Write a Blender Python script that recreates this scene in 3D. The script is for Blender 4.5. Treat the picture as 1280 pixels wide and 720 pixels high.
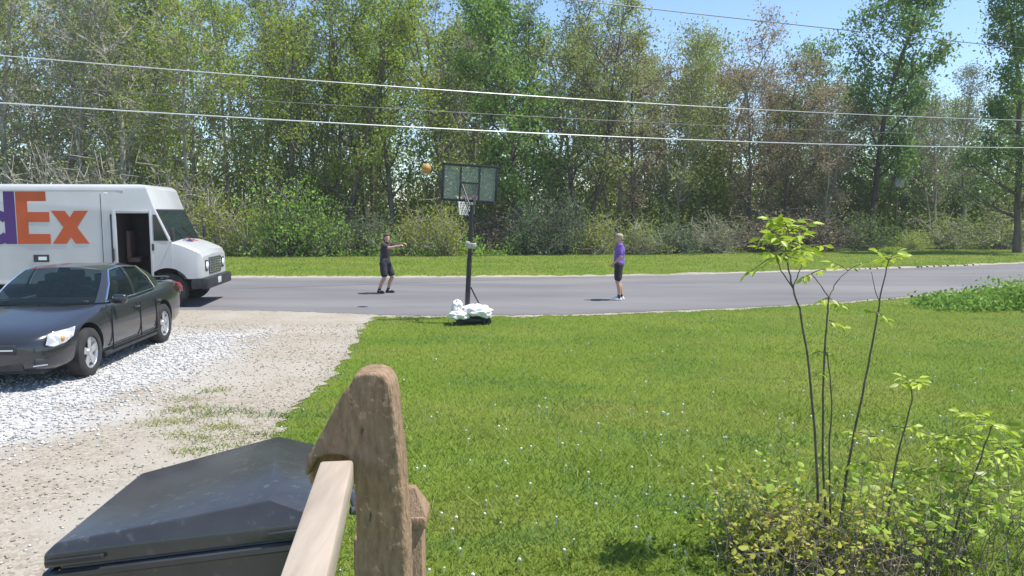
import bpy, bmesh, math, random
import numpy as np
from mathutils import Vector, Matrix, Euler

# ------------------------------------------------------------------ camera, sky, sun
scene = bpy.context.scene
for o in list(bpy.data.objects):
    bpy.data.objects.remove(o)
F, HOR, CAMZ = 950.0, 265.0, 2.3
PITCH = math.atan((360 - HOR) / F)
cd = bpy.data.cameras.new('camera')
cd.sensor_width = 36.0
cd.lens = 36.0 * F / 1280
cd.clip_start, cd.clip_end = 0.05, 3000
cam = bpy.data.objects.new('camera', cd)
scene.collection.objects.link(cam)
cam.location = (0, 0, CAMZ)
cam.rotation_euler = (math.pi / 2 - PITCH, 0, 0)
scene.camera = cam

SUN_EL, SUN_AZ = math.radians(64.5), math.radians(90)      # azimuth clockwise from +Y
w = bpy.data.worlds.new('World'); scene.world = w; w.use_nodes = True
wn = w.node_tree.nodes; wl = w.node_tree.links
bg = wn['Background']
sky = wn.new('ShaderNodeTexSky'); sky.sky_type = 'NISHITA'; sky.sun_disc = False
sky.sun_elevation = SUN_EL; sky.sun_rotation = SUN_AZ
sky.air_density = 1.0; sky.dust_density = 0.1; sky.ozone_density = 4.5
wl.new(sky.outputs[0], bg.inputs[0]); bg.inputs[1].default_value = 0.145
sd = bpy.data.lights.new('sun', 'SUN'); sd.energy = 4.8; sd.angle = math.radians(0.5); sd.color = (1.0, 0.96, 0.89)
sun = bpy.data.objects.new('sun', sd); scene.collection.objects.link(sun)
sdir = Vector((math.cos(SUN_EL) * math.sin(SUN_AZ), math.cos(SUN_EL) * math.cos(SUN_AZ), math.sin(SUN_EL)))
sun.rotation_euler = sdir.to_track_quat('Z', 'Y').to_euler()
sun.location = (20, 10, 40)
scene.view_settings.view_transform = 'Standard'; scene.view_settings.look = 'None'
scene.view_settings.exposure = 0.55; scene.view_settings.gamma = 1.0
scene.render.engine = 'CYCLES'
scene.cycles.use_denoising = True
scene.cycles.max_bounces = 6; scene.cycles.transparent_max_bounces = 8

# ------------------------------------------------------------------ helpers
COL = scene.collection
rnd = random.Random(7)
npr = np.random.default_rng(11)
PI = math.pi

def ray(px, py):
    dx, dy = (px - 640) / F, (360 - py) / F
    return Vector((dx, math.cos(PITCH) + dy * math.sin(PITCH), -math.sin(PITCH) + dy * math.cos(PITCH)))
def G(px, py, z=0.0):                       # the point of the plane at height z
    r = ray(px, py); t = (z - CAMZ) / r.z
    return Vector((r.x * t, r.y * t, z))
def PD(px, py, D):                          # the point at distance D ahead
    r = ray(px, py); t = D / r.y
    return Vector((r.x * t, D, CAMZ + r.z * t))

def tag(o, label=None, cat=None, group=None, kind=None):
    if label: o['label'] = label
    if cat: o['category'] = cat
    if group: o['group'] = group
    if kind: o['kind'] = kind
    return o
def link(o, parent=None):
    COL.objects.link(o)
    if parent is not None: o.parent = parent
    return o
def empty(name, loc=(0, 0, 0), rz=0.0):
    o = bpy.data.objects.new(name, None); o.location = loc; o.rotation_euler = (0, 0, rz)
    o.empty_display_size = 0.2
    return link(o)
def obj(name, me, mats=None, parent=None, smooth=None):
    if isinstance(me, bmesh.types.BMesh):
        b = me; me = bpy.data.meshes.new(name); b.to_mesh(me); b.free()
    if mats is not None:
        for m in (mats if isinstance(mats, (list, tuple)) else [mats]): me.materials.append(m)
    if smooth is not None:
        me.polygons.foreach_set('use_smooth', np.ones(len(me.polygons), bool))
        if smooth < 180: me.set_sharp_from_angle(angle=math.radians(smooth))
        me.update()
    return link(bpy.data.objects.new(name, me), parent)
def npmesh(name, V, Fc):                    # V (n,3), Fc (m,k) all faces of k corners
    V = np.asarray(V, np.float32); Fc = np.asarray(Fc, np.int32)
    me = bpy.data.meshes.new(name)
    m, k = Fc.shape
    me.vertices.add(len(V)); me.vertices.foreach_set('co', V.ravel())
    me.loops.add(m * k); me.loops.foreach_set('vertex_index', Fc.ravel())
    me.polygons.add(m); me.polygons.foreach_set('loop_start', np.arange(0, m * k, k, dtype=np.int32))
    me.polygons.foreach_set('loop_total', np.full(m, k, np.int32))
    me.update(calc_edges=True)
    return me
def face_attr(me, name, vals):
    a = me.attributes.new(name, 'FLOAT', 'FACE'); a.data.foreach_set('value', np.asarray(vals, np.float32))

def bm_box(b, cx, cy, cz, sx, sy, sz, bevel=0.0, rot=None, seg=2):
    r = bmesh.ops.create_cube(b, size=1.0); vs = r['verts']
    bmesh.ops.scale(b, vec=(sx, sy, sz), verts=vs)
    if bevel:
        es = list({e for v in vs for e in v.link_edges})
        rr = bmesh.ops.bevel(b, geom=es, offset=bevel, segments=seg, affect='EDGES', profile=0.5)
        vs = list({v for f in rr['faces'] for v in f.verts} | {v for v in vs if v.is_valid})
    if rot is not None: bmesh.ops.rotate(b, cent=(0, 0, 0), matrix=rot, verts=vs)
    bmesh.ops.translate(b, vec=(cx, cy, cz), verts=vs)
    return vs
def box(name, c, s, m, parent=None, bevel=0.0, rot=None):
    b = bmesh.new(); bm_box(b, *c, *s, bevel=bevel, rot=rot); return obj(name, b, m, parent, smooth=35 if bevel else None)
def bm_tube(b, pts, rads, n=8, cap=True):
    pts = [Vector(p) for p in pts]; rings = []
    if not hasattr(rads, '__len__'): rads = [rads] * len(pts)
    t0 = (pts[1] - pts[0]).normalized()
    ref = Vector((0, 0, 1)) if abs(t0.z) < 0.9 else Vector((1, 0, 0))
    nx = t0.cross(ref).normalized()
    for i, p in enumerate(pts):
        t = (pts[min(i + 1, len(pts) - 1)] - pts[max(i - 1, 0)]).normalized()
        nx = (nx - t * nx.dot(t)).normalized(); ny = t.cross(nx)
        rings.append([b.verts.new(p + (nx * math.cos(2 * PI * k / n) + ny * math.sin(2 * PI * k / n)) * rads[i]) for k in range(n)])
    for a, c in zip(rings, rings[1:]):
        for k in range(n): b.faces.new((a[k], a[(k + 1) % n], c[(k + 1) % n], c[k]))
    if cap: b.faces.new(rings[0][::-1]); b.faces.new(rings[-1])
def tube(name, pts, rads, m, parent=None, n=8):
    b = bmesh.new(); bm_tube(b, pts, rads, n); return obj(name, b, m, parent, smooth=50)
def bm_lathe(b, prof, n=24, axis='y', close=False):      # prof: (along axis, radius)
    rings = []
    for (h, r) in prof:
        ring = []
        for k in range(n):
            a = 2 * PI * k / n; c, s = math.cos(a) * r, math.sin(a) * r
            ring.append(b.verts.new((c, h, s) if axis == 'y' else (c, s, h)))
        rings.append(ring)
    pr = list(zip(rings, rings[1:]))
    if close: pr.append((rings[-1], rings[0]))
    for a, c in pr:
        for k in range(n): b.faces.new((a[k], a[(k + 1) % n], c[(k + 1) % n], c[k]))
    bmesh.ops.recalc_face_normals(b, faces=b.faces)
def bm_prism(b, poly, y0, y1):                          # poly in x,z extruded along y
    A = [b.verts.new((x, y0, z)) for x, z in poly]; C = [b.verts.new((x, y1, z)) for x, z in poly]
    n = len(poly)
    b.faces.new(A); b.faces.new(C[::-1])
    for i in range(n): b.faces.new((A[i], C[i], C[(i + 1) % n], A[(i + 1) % n]))
    bmesh.ops.recalc_face_normals(b, faces=b.faces)
def bm_panel(b, quads, off):                            # thin solid from a list of corner quads pushed along their normal
    for q in quads:
        q = [Vector(p) for p in q]; nrm = (q[1] - q[0]).cross(q[-1] - q[0]).normalized()
        A = [b.verts.new(p) for p in q]; C = [b.verts.new(p + nrm * off) for p in q]; n = len(q)
        b.faces.new(A[::-1]); b.faces.new(C)
        for i in range(n): b.faces.new((A[i], A[(i + 1) % n], C[(i + 1) % n], C[i]))
def evaluated(o):
    dg = bpy.context.evaluated_depsgraph_get(); dg.update()
    me = bpy.data.meshes.new_from_object(o.evaluated_get(dg), depsgraph=dg)
    return me
def boolean_cut(me, cutter_bm):
    a = bpy.data.objects.new('a', me); COL.objects.link(a)
    cm = bpy.data.meshes.new('c'); cutter_bm.to_mesh(cm); cutter_bm.free()
    c = bpy.data.objects.new('c', cm); COL.objects.link(c)
    m = a.modifiers.new('b', 'BOOLEAN'); m.operation = 'DIFFERENCE'; m.object = c; m.solver = 'EXACT'
    out = evaluated(a)
    bpy.data.objects.remove(a); bpy.data.objects.remove(c)
    return out
def remesh(b, voxel, smooth_it=4):
    me = bpy.data.meshes.new('r'); b.to_mesh(me); b.free()
    a = bpy.data.objects.new('a', me); COL.objects.link(a)
    m = a.modifiers.new('r', 'REMESH'); m.mode = 'VOXEL'; m.voxel_size = voxel
    if smooth_it:
        s = a.modifiers.new('s', 'SMOOTH'); s.iterations = smooth_it; s.factor = 0.5
    out = evaluated(a); bpy.data.objects.remove(a); out.materials.clear()
    return out

from mathutils import noise
def wrinkle(me, bands, stretch=(1, 1, 1)):
    n = len(me.vertices); co = np.zeros(n * 3, np.float32); me.vertices.foreach_get('co', co); co = co.reshape(-1, 3)
    no = np.array([v.vector[:] for v in me.vertex_normals], np.float32) if hasattr(me, 'vertex_normals') else np.zeros_like(co)
    d = np.array([sum(noise.noise(Vector((c[0] * stretch[0], c[1] * stretch[1], c[2] * stretch[2])) * f) * a for f, a in bands) for c in co], np.float32)
    me.vertices.foreach_set('co', (co + no * d[:, None]).ravel()); me.update(); return me

# ------------------------------------------------------------------ materials
def N(nt, kind, **kw):
    n = nt.nodes.new(kind)
    for k, v in kw.items(): setattr(n, k, v)
    return n
def mat(name, c1, c2=None, scale=5.0, rough=0.6, metal=0.0, bump=0.0, bscale=None, stretch=(1, 1, 1), detail=6, spec=0.5, coat=0.0,
        lo=0.35, hi=0.65, c3=None, scale3=1.0, lo3=0.55, hi3=0.7, trans=0.0, bdist=0.02):
    m = bpy.data.materials.new(name); m.use_nodes = True; nt = m.node_tree; L = nt.links
    p = nt.nodes['Principled BSDF']
    p.inputs['Base Color'].default_value = (*c1, 1); p.inputs['Roughness'].default_value = rough
    p.inputs['Metallic'].default_value = metal; p.inputs['Specular IOR Level'].default_value = spec
    if coat: p.inputs['Coat Weight'].default_value = coat; p.inputs['Coat Roughness'].default_value = 0.08
    tc = N(nt, 'ShaderNodeTexCoord'); mp = N(nt, 'ShaderNodeMapping'); mp.inputs['Scale'].default_value = stretch
    L.new(tc.outputs['Object'], mp.inputs[0])
    def ramp(sc, lo, hi):
        nz = N(nt, 'ShaderNodeTexNoise'); nz.inputs['Scale'].default_value = sc; nz.inputs['Detail'].default_value = detail
        L.new(mp.outputs[0], nz.inputs['Vector'])
        mr = N(nt, 'ShaderNodeMapRange'); mr.inputs[1].default_value = lo; mr.inputs[2].default_value = hi
        L.new(nz.outputs[0], mr.inputs[0]); return mr.outputs[0]
    if c2 is not None:
        mx = N(nt, 'ShaderNodeMix', data_type='RGBA'); mx.inputs[6].default_value = (*c1, 1); mx.inputs[7].default_value = (*c2, 1)
        L.new(ramp(scale, lo, hi), mx.inputs[0]); out = mx.outputs[2]
        if c3 is not None:
            m3 = N(nt, 'ShaderNodeMix', data_type='RGBA'); m3.inputs[7].default_value = (*c3, 1)
            L.new(out, m3.inputs[6]); L.new(ramp(scale3, lo3, hi3), m3.inputs[0]); out = m3.outputs[2]
        L.new(out, p.inputs['Base Color'])
    if bump:
        nb = N(nt, 'ShaderNodeTexNoise'); nb.inputs['Scale'].default_value = bscale or scale * 4; nb.inputs['Detail'].default_value = 8
        L.new(mp.outputs[0], nb.inputs['Vector'])
        bp = N(nt, 'ShaderNodeBump'); bp.inputs['Strength'].default_value = bump; bp.inputs['Distance'].default_value = bdist
        L.new(nb.outputs[0], bp.inputs['Height']); L.new(bp.outputs[0], p.inputs['Normal'])
    return m
def leaf_mat(name, ca, cb, cc=None, trans=0.48, rough=0.55):
    m = bpy.data.materials.new(name); m.use_nodes = True; nt = m.node_tree; L = nt.links
    p = nt.nodes['Principled BSDF']; out = nt.nodes['Material Output']
    at = N(nt, 'ShaderNodeAttribute'); at.attribute_name = 'tint'
    rp = N(nt, 'ShaderNodeValToRGB'); e = rp.color_ramp.elements
    e[0].color = (*ca, 1); e[1].color = (*cb, 1)
    if cc is not None:
        e[1].position = 0.86; n = e.new(0.95); n.color = (*cc, 1)
    L.new(at.outputs['Fac'], rp.inputs[0])
    L.new(rp.outputs[0], p.inputs['Base Color']); p.inputs['Roughness'].default_value = rough; p.inputs['Specular IOR Level'].default_value = 0.3
    tr = N(nt, 'ShaderNodeBsdfTranslucent'); L.new(rp.outputs[0], tr.inputs[0])
    mx = N(nt, 'ShaderNodeMixShader'); mx.inputs[0].default_value = trans
    L.new(p.outputs[0], mx.inputs[1]); L.new(tr.outputs[0], mx.inputs[2]); L.new(mx.outputs[0], out.inputs[0])
    return m

M = {}
M['lawn'] = mat('lawn', (0.105, 0.165, 0.018), (0.145, 0.20, 0.026), scale=0.55, rough=0.9, bump=0.6, bscale=38, spec=0.1,
                c3=(0.20, 0.20, 0.045), scale3=0.32, lo3=0.52, hi3=0.78, bdist=0.05)
M['soil'] = mat('woodland_soil', (0.05, 0.04, 0.025), (0.09, 0.07, 0.04), scale=1.2, rough=0.95, bump=0.6, bscale=9, spec=0.1)
M['asphalt'] = mat('asphalt', (0.15, 0.143, 0.145), (0.19, 0.182, 0.184), scale=0.7, rough=0.9, bump=0.25, bscale=60, spec=0.15,
                   c3=(0.235, 0.222, 0.212), scale3=0.25, stretch=(0.25, 1, 1), lo3=0.5, hi3=0.75)
M['shoulder'] = mat('road_shoulder_gravel', (0.31, 0.275, 0.215), (0.40, 0.36, 0.29), scale=3, rough=0.95, bump=0.5, bscale=40, spec=0.1)
M['bark'] = mat('bark', (0.24, 0.21, 0.175), (0.40, 0.36, 0.31), scale=3, rough=0.95, bump=0.8, bscale=14, stretch=(1, 1, 0.25), spec=0.1)
M['bark_dark'] = mat('dark_bark', (0.09, 0.075, 0.06), (0.17, 0.145, 0.12), scale=3, rough=0.95, bump=0.8, bscale=14, stretch=(1, 1, 0.25), spec=0.1)
M['bark_pale'] = mat('pale_bark', (0.27, 0.245, 0.215), (0.42, 0.39, 0.35), scale=3, rough=0.95, bump=0.6, bscale=14, stretch=(1, 1, 0.25), spec=0.1)
LEAF = {
 'spring': leaf_mat('leaf_spring', (0.20, 0.29, 0.03), (0.44, 0.54, 0.08)),
 'olive': leaf_mat('leaf_olive', (0.20, 0.26, 0.06), (0.40, 0.46, 0.12)),
 'fresh': leaf_mat('leaf_fresh', (0.14, 0.27, 0.04), (0.30, 0.45, 0.09)),
 'bud': leaf_mat('leaf_bud', (0.27, 0.205, 0.12), (0.42, 0.34, 0.20), (0.32, 0.36, 0.11)),
 'deep': leaf_mat('leaf_deep', (0.10, 0.20, 0.045), (0.24, 0.37, 0.08)),
 'tallgreen': leaf_mat('leaf_tall_green', (0.08, 0.18, 0.03), (0.21, 0.34, 0.065)),
 'thicket': leaf_mat('leaf_thicket', (0.13, 0.19, 0.035), (0.28, 0.35, 0.08)),
 'silver': leaf_mat('leaf_silver', (0.17, 0.19, 0.12), (0.33, 0.35, 0.23)),
 'bluish': leaf_mat('leaf_bluish', (0.11, 0.18, 0.09), (0.22, 0.30, 0.15)),
'bushspring': leaf_mat('leaf_bush_spring', (0.24, 0.30, 0.03), (0.50, 0.54, 0.08)),
 'bushfresh': leaf_mat('leaf_bush_fresh', (0.16, 0.32, 0.04), (0.36, 0.54, 0.09)),
 'lime': leaf_mat('leaf_lime', (0.30, 0.42, 0.03), (0.52, 0.62, 0.08), (0.66, 0.68, 0.36), trans=0.4, rough=0.4),
 'limegreen': leaf_mat('leaf_limegreen', (0.20, 0.31, 0.03), (0.38, 0.50, 0.07), (0.60, 0.62, 0.34), trans=0.35),
 'mixed': leaf_mat('leaf_mixed', (0.22, 0.28, 0.04), (0.48, 0.45, 0.07), (0.45, 0.20, 0.07), trans=0.35),
}
M['grass'] = leaf_mat('grass_blade', (0.125, 0.195, 0.022), (0.235, 0.305, 0.045), (0.38, 0.36, 0.16), trans=0.3, rough=0.6)
def grass_patches(m):
    nt = m.node_tree; L = nt.links; p = nt.nodes['Principled BSDF']; src = p.inputs['Base Color'].links[0].from_socket
    tr = [n for n in nt.nodes if n.type == 'BSDF_TRANSLUCENT'][0]; tc = N(nt, 'ShaderNodeTexCoord')
    for sc, lo, hi, col in ((.40, .45, .60, (.30, .30, .075)), (.9, .50, .64, (.10, .20, .05))):
        mp = N(nt, 'ShaderNodeMapping'); mp.inputs['Scale'].default_value = (.6, 1.3, 1); mp.inputs['Location'].default_value = (sc * 31, 3, 0)
        nz = N(nt, 'ShaderNodeTexNoise'); nz.inputs['Scale'].default_value = sc; nz.inputs['Detail'].default_value = 5
        mr = N(nt, 'ShaderNodeMapRange'); mr.inputs[1].default_value = lo; mr.inputs[2].default_value = hi; mr.inputs[4].default_value = .8
        mx = N(nt, 'ShaderNodeMix', data_type='RGBA'); mx.inputs[7].default_value = (*col, 1)
        L.new(tc.outputs['Object'], mp.inputs[0]); L.new(mp.outputs[0], nz.inputs['Vector']); L.new(nz.outputs[0], mr.inputs[0]); L.new(mr.outputs[0], mx.inputs[0]); L.new(src, mx.inputs[6]); src = mx.outputs[2]
    L.new(src, p.inputs['Base Color']); L.new(src, tr.inputs[0])
grass_patches(M['grass'])

# ------------------------------------------------------------------ setting: ground, road, drive
def sheet(name, pts, z, m, label=None):
    b = bmesh.new(); vs = [b.verts.new((p[0], p[1], z)) for p in pts]
    f = b.faces.new(vs); bmesh.ops.recalc_face_normals(b, faces=[f])
    if f.normal.z < 0: f.normal_flip()
    bmesh.ops.triangulate(b, faces=b.faces)
    o = obj(name, b, m); tag(o, label=label, kind='structure'); return o
def strip(name, A, B, z, m):
    n = len(A); V = [(p[0], p[1], z) for p in A] + [(p[0], p[1], z) for p in B]
    Fc = [(i, i + 1, n + i + 1, n + i) for i in range(n - 1)]
    o = obj(name, npmesh(name, V, Fc), m); tag(o, kind='structure'); return o
def curve(pts, k=12):
    pts = [Vector((p[0], p[1])) for p in pts]; P = [pts[0] * 2 - pts[1]] + pts + [pts[-1] * 2 - pts[-2]]; out = []
    for i in range(1, len(P) - 2):
        for j in range(k):
            t = j / k; a, b_, c, d = P[i - 1:i + 3]
            out.append(0.5 * ((2 * b_) + (c - a) * t + (2 * a - 5 * b_ + 4 * c - d) * t * t + (3 * b_ - a - 3 * c + d) * t ** 3))
    out.append(pts[-1]); return out

sheet('ground', [(-900, -60), (900, -60), (900, 1500), (-900, 1500)], 0.0, M['lawn'])
near_px = [(-500, 389), (-150, 388), (60, 388), (270, 388), (400, 391), (480, 394), (600, 394.5), (750, 392), (940, 384), (1060, 377), (1140, 370), (1220, 361), (1330, 350), (1500, 336)]
far_px = [(-500, 347.5), (-150, 347.5), (60, 347.5), (270, 347.5), (400, 347.5), (480, 347.5), (600, 347), (750, 346), (940, 341.5), (1060, 338), (1140, 335), (1220, 332), (1330, 327), (1500, 318)]
near_w = curve([G(*p) for p in near_px]); far_w = curve([G(*p) for p in far_px])
def wob(pts, amp, off, seed):
    r = random.Random(seed); out = []; v = 0.0
    for p in pts:
        v = v * 0.6 + r.uniform(-amp, amp); out.append((p[0], p[1] + off + v))
    return out
dense_n = curve(near_w, 4); dense_f = curve(far_w, 4)
road_n = wob(dense_n, 0.05, 0, 1); road_f = wob(dense_f, 0.06, 0, 2)
strip('road', road_n, road_f, 0.012, M['asphalt'])
strip('road_shoulder', wob(dense_n, 0.12, -0.22, 3), wob(dense_f, 0.22, 0.75, 4), 0.004, M['shoulder'])

# gravel drive: tan dirt with a spread of white limestone where the car stands
def white_mask(x, y):
    def ss(a, b_, v):
        t = np.clip((v - a) / (b_ - a), 0, 1); return t * t * (3 - 2 * t)
    return ss(-4.2, -5.4, x) * ss(6.4, 7.8, y) * (1 - ss(13.2, 15.2, y))
def drive_material():
    m = bpy.data.materials.new('gravel_drive'); m.use_nodes = True; nt = m.node_tree; L = nt.links
    p = nt.nodes['Principled BSDF']; p.inputs['Roughness'].default_value = 0.95; p.inputs['Specular IOR Level'].default_value = 0.1
    tc = N(nt, 'ShaderNodeTexCoord'); sx = N(nt, 'ShaderNodeSeparateXYZ')
    nz = N(nt, 'ShaderNodeTexNoise'); nz.inputs['Scale'].default_value = 0.9; nz.inputs['Detail'].default_value = 8
    L.new(tc.outputs['Object'], nz.inputs['Vector'])
    ad = N(nt, 'ShaderNodeVectorMath', operation='MULTIPLY_ADD'); ad.inputs[1].default_value = (3.2, 3.2, 0); 
    L.new(nz.outputs['Color'], ad.inputs[0]); L.new(tc.outputs['Object'], ad.inputs[2])
    sub = N(nt, 'ShaderNodeVectorMath', operation='SUBTRACT'); sub.inputs[1].default_value = (1.6, 1.6, 0); L.new(ad.outputs[0], sub.inputs[0])
    L.new(sub.outputs[0], sx.inputs[0])
    def mr(src, a, b_):
        n = N(nt, 'ShaderNodeMapRange', interpolation_type='SMOOTHSTEP'); n.inputs[1].default_value = a; n.inputs[2].default_value = b_; L.new(src, n.inputs[0]); return n.outputs[0]
    def mul(a, b_):
        n = N(nt, 'ShaderNodeMath', operation='MULTIPLY'); L.new(a, n.inputs[0]); L.new(b_, n.inputs[1]); return n.outputs[0]
    xm = mr(sx.outputs[0], -3.6, -5.2) if False else None
    n1 = N(nt, 'ShaderNodeMapRange', interpolation_type='SMOOTHSTEP'); n1.inputs[1].default_value = -5.6; n1.inputs[2].default_value = -4.0; n1.inputs[3].default_value = 1; n1.inputs[4].default_value = 0
    L.new(sx.outputs[0], n1.inputs[0])
    n2 = N(nt, 'ShaderNodeMapRange', interpolation_type='SMOOTHSTEP'); n2.inputs[1].default_value = 13.2; n2.inputs[2].default_value = 15.4; n2.inputs[3].default_value = 1; n2.inputs[4].default_value = 0
    L.new(sx.outputs[1], n2.inputs[0])
    msk = mul(mul(n1.outputs[0], mr(sx.outputs[1], 6.2, 8.0)), n2.outputs[0])
    vz = N(nt, 'ShaderNodeTexVoronoi'); vz.inputs['Scale'].default_value = 32; L.new(tc.outputs['Object'], vz.inputs['Vector'])
    sh = N(nt, 'ShaderNodeSeparateColor'); L.new(vz.outputs['Color'], sh.inputs[0])
    def mix(c1, c2, f):
        n = N(nt, 'ShaderNodeMix', data_type='RGBA')
        for i, c in ((6, c1), (7, c2)):
            if isinstance(c, tuple): n.inputs[i].default_value = (*c, 1)
            else: L.new(c, n.inputs[i])
        L.new(f, n.inputs[0]); return n.outputs[2]
    tanc = mix((0.25, 0.215, 0.165), (0.40, 0.355, 0.29), sh.outputs[0])
    n5 = N(nt, 'ShaderNodeTexNoise'); n5.inputs['Scale'].default_value = 0.6; n5.inputs['Detail'].default_value = 6; L.new(tc.outputs['Object'], n5.inputs['Vector'])
    tanc = mix(tanc, (0.37, 0.335, 0.28), mr(n5.outputs[0], 0.42, 0.62))
    whc = mix((0.34, 0.325, 0.305), (0.58, 0.57, 0.55), sh.outputs[1])
    L.new(mix(tanc, whc, msk), p.inputs['Base Color'])
    nb = N(nt, 'ShaderNodeTexNoise'); nb.inputs['Scale'].default_value = 45; nb.inputs['Detail'].default_value = 5; L.new(tc.outputs['Object'], nb.inputs['Vector'])
    bp = N(nt, 'ShaderNodeBump'); bp.inputs['Strength'].default_value = 0.7; bp.inputs['Distance'].default_value = 0.02
    L.new(nb.outputs[0], bp.inputs['Height']); L.new(bp.outputs[0], p.inputs['Normal'])
    return m
edge_px = [(470, 394.5), (455, 408), (444, 428), (432, 450), (405, 482), (368, 510), (350, 532), (335, 562), (322, 600)]
edge_w = [G(*p) for p in edge_px]
edge_w = curve(edge_w + [Vector((-1.5, 3.6, 0)), Vector((-1.28, 2.4, 0)), Vector((-1.3, -3, 0))], 10)
re_ = random.Random(5)
edge_j = [(p[0] + re_.uniform(-0.09, 0.09), p[1] + re_.uniform(-0.09, 0.09)) for p in edge_w]
drive_poly = [(-15, -3), (-15, G(0, 388).y + 0.05)] + [(p[0], p[1] + 0.12) for p in road_n if -15 < p[0] < edge_j[0][0]] + edge_j
sheet('gravel_drive', drive_poly, 0.008, drive_material())
EY = np.array([p[1] for p in edge_w][::-1]); EX = np.array([p[0] for p in edge_w][::-1])
def edge_x(y): return np.interp(y, EY, EX)
NX = np.array([p[0] for p in dense_n]); NY = np.array([p[1] for p in dense_n])
FX = np.array([p[0] for p in dense_f]); FY = np.array([p[1] for p in dense_f])

# woodland floor behind the verge
wood_px = [(-700, 324), (60, 322), (300, 321), (480, 321), (620, 320.5), (720, 318), (860, 314), (1000, 310), (1100, 308), (1220, 306), (1500, 301), (1900, 296)]
wood_edge = curve([G(*p) for p in wood_px], 10)
wood_edge = wob(curve(wood_edge, 2), 0.3, 0.4, 9)
WX = np.array([p[0] for p in wood_edge]); WY = np.array([p[1] for p in wood_edge])
sheet('woodland_floor', list(wood_edge) + [(WX[-1] + 60, 260), (WX[0] - 60, 260)], 0.006, M['soil'])

# loose stones
def stones(name, P, smin, smax, m, label):
    n = len(P)
    base = np.array([(1, 0, 0), (0, 1, 0), (-1, 0, 0), (0, -1, 0), (0, 0, 1), (0, 0, -0.6)], np.float32)
    fc = np.array([(0, 1, 4), (1, 2, 4), (2, 3, 4), (3, 0, 4), (1, 0, 5), (2, 1, 5), (3, 2, 5), (0, 3, 5)])
    s = npr.uniform(smin, smax, (n, 1, 1)) * npr.uniform(0.6, 1.25, (n, 6, 1))
    a = npr.uniform(0, 2 * PI, n); ca, sa = np.cos(a), np.sin(a)
    V = base[None] * s * np.array([1, 1, 0.6])
    X = V[..., 0] * ca[:, None] - V[..., 1] * sa[:, None]; Y = V[..., 0] * sa[:, None] + V[..., 1] * ca[:, None]
    V = np.stack([X + P[:, None, 0], Y + P[:, None, 1], V[..., 2] + 0.012], -1).reshape(-1, 3)
    Fc = (fc[None] + (np.arange(n) * 6)[:, None, None]).reshape(-1, 3)
    me = npmesh(name, V, Fc); face_attr(me, 'tint', np.repeat(npr.random(n), 8))
    o = obj(name, me, m); tag(o, label=label, cat='gravel', kind='stuff')
nn = 60000
P = np.stack([npr.uniform(-13, -1.2, nn), npr.uniform(2.2, 17.2, nn)], -1)
P = P[(P[:, 0] < edge_x(P[:, 1]) + 0.1) & (np.abs(P[:, 0]) < P[:, 1] * 0.72 + 0.4)]
wmk = white_mask(P[:, 0] + npr.normal(0, 0.35, len(P)), P[:, 1] + npr.normal(0, 0.4, len(P)))
isw = npr.random(len(P)) < wmk
tanP = P[~isw]; tanP = tanP[(npr.random(len(tanP)) < 0.38) & (tanP[:, 1] < 15.5)]
stones('white_gravel', P[isw], 0.012, 0.032, leaf_mat('limestone', (0.27, 0.26, 0.245), (0.66, 0.655, 0.64), trans=0.0, rough=0.9), 'loose white limestone gravel spread beside the dark sedan')
stones('tan_gravel', tanP, 0.006, 0.02, leaf_mat('tan_stone', (0.22, 0.19, 0.145), (0.43, 0.38, 0.31), (0.58, 0.55, 0.50), trans=0.0, rough=0.9), 'small tan stones scattered over the gravel drive')

# grass blades
def blades(name, P, hmin, hmax, wdt, m, label, cat='grass'):
    n = len(P); a = npr.uniform(0, 2 * PI, n); h = npr.uniform(hmin, hmax, n); le = h * npr.uniform(0.3, 1.6, n)
    d = npr.uniform(0, 2 * PI, n)
    w_ = wdt * npr.uniform(0.6, 1.3, n)
    ax, ay = np.cos(a) * w_, np.sin(a) * w_
    z0 = np.zeros(n)
    V = np.stack([np.stack([P[:, 0] - ax, P[:, 1] - ay, z0], -1), np.stack([P[:, 0] + ax, P[:, 1] + ay, z0], -1),
                  np.stack([P[:, 0] + np.cos(d) * le, P[:, 1] + np.sin(d) * le, h], -1)], 1).reshape(-1, 3)
    me = npmesh(name, V, np.arange(n * 3).reshape(n, 3))
    big = np.clip(0.5 + 0.25 * np.sin(P[:, 0] * 1.3 + 1) * np.sin(P[:, 1] * 0.9) + 0.2 * np.sin(P[:, 0] * 3.1 + P[:, 1] * 2.3), 0, 1)
    face_attr(me, 'tint', np.clip(big * 0.6 + npr.random(n) * 0.42, 0, 1))
    o = obj(name, me, m); tag(o, label=label, cat=cat, kind='stuff'); return o
def lawn_pts(n, y0, y1, power):
    y = y0 + (y1 - y0) * npr.random(n) ** power
    x = npr.uniform(-0.85, 1.25, n) * (y * 0.80 + 0.3)
    P = np.stack([x, y], -1)
    ok = (x > edge_x(y) + npr.normal(0, 0.12, n)) & (y < np.interp(x, NX, NY) - 0.15 + npr.normal(0, 0.06, n))
    return P[ok]
blades('grass', lawn_pts(400000, 3.6, 23.0, 1.25), 0.015, 0.055, 0.0045, M['grass'], 'short mown green lawn grass in front of the road')
pw = lawn_pts(9000, 4.2, 9, 1.0)
blades('tall_grass', pw[npr.random(len(pw)) < 0.5 * (1 + np.sin(pw[:, 0] * 2.2) * np.sin(pw[:, 1] * 3.1))], 0.07, 0.17, 0.006, M['grass'], 'longer rough grass tufts in the nearer lawn')
vx = npr.uniform(-30, 40, 60000); t_ = npr.random(60000)
vy0 = np.interp(vx, FX, FY) + 0.9; vy1 = np.interp(vx, WX, WY) + 0.5
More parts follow.
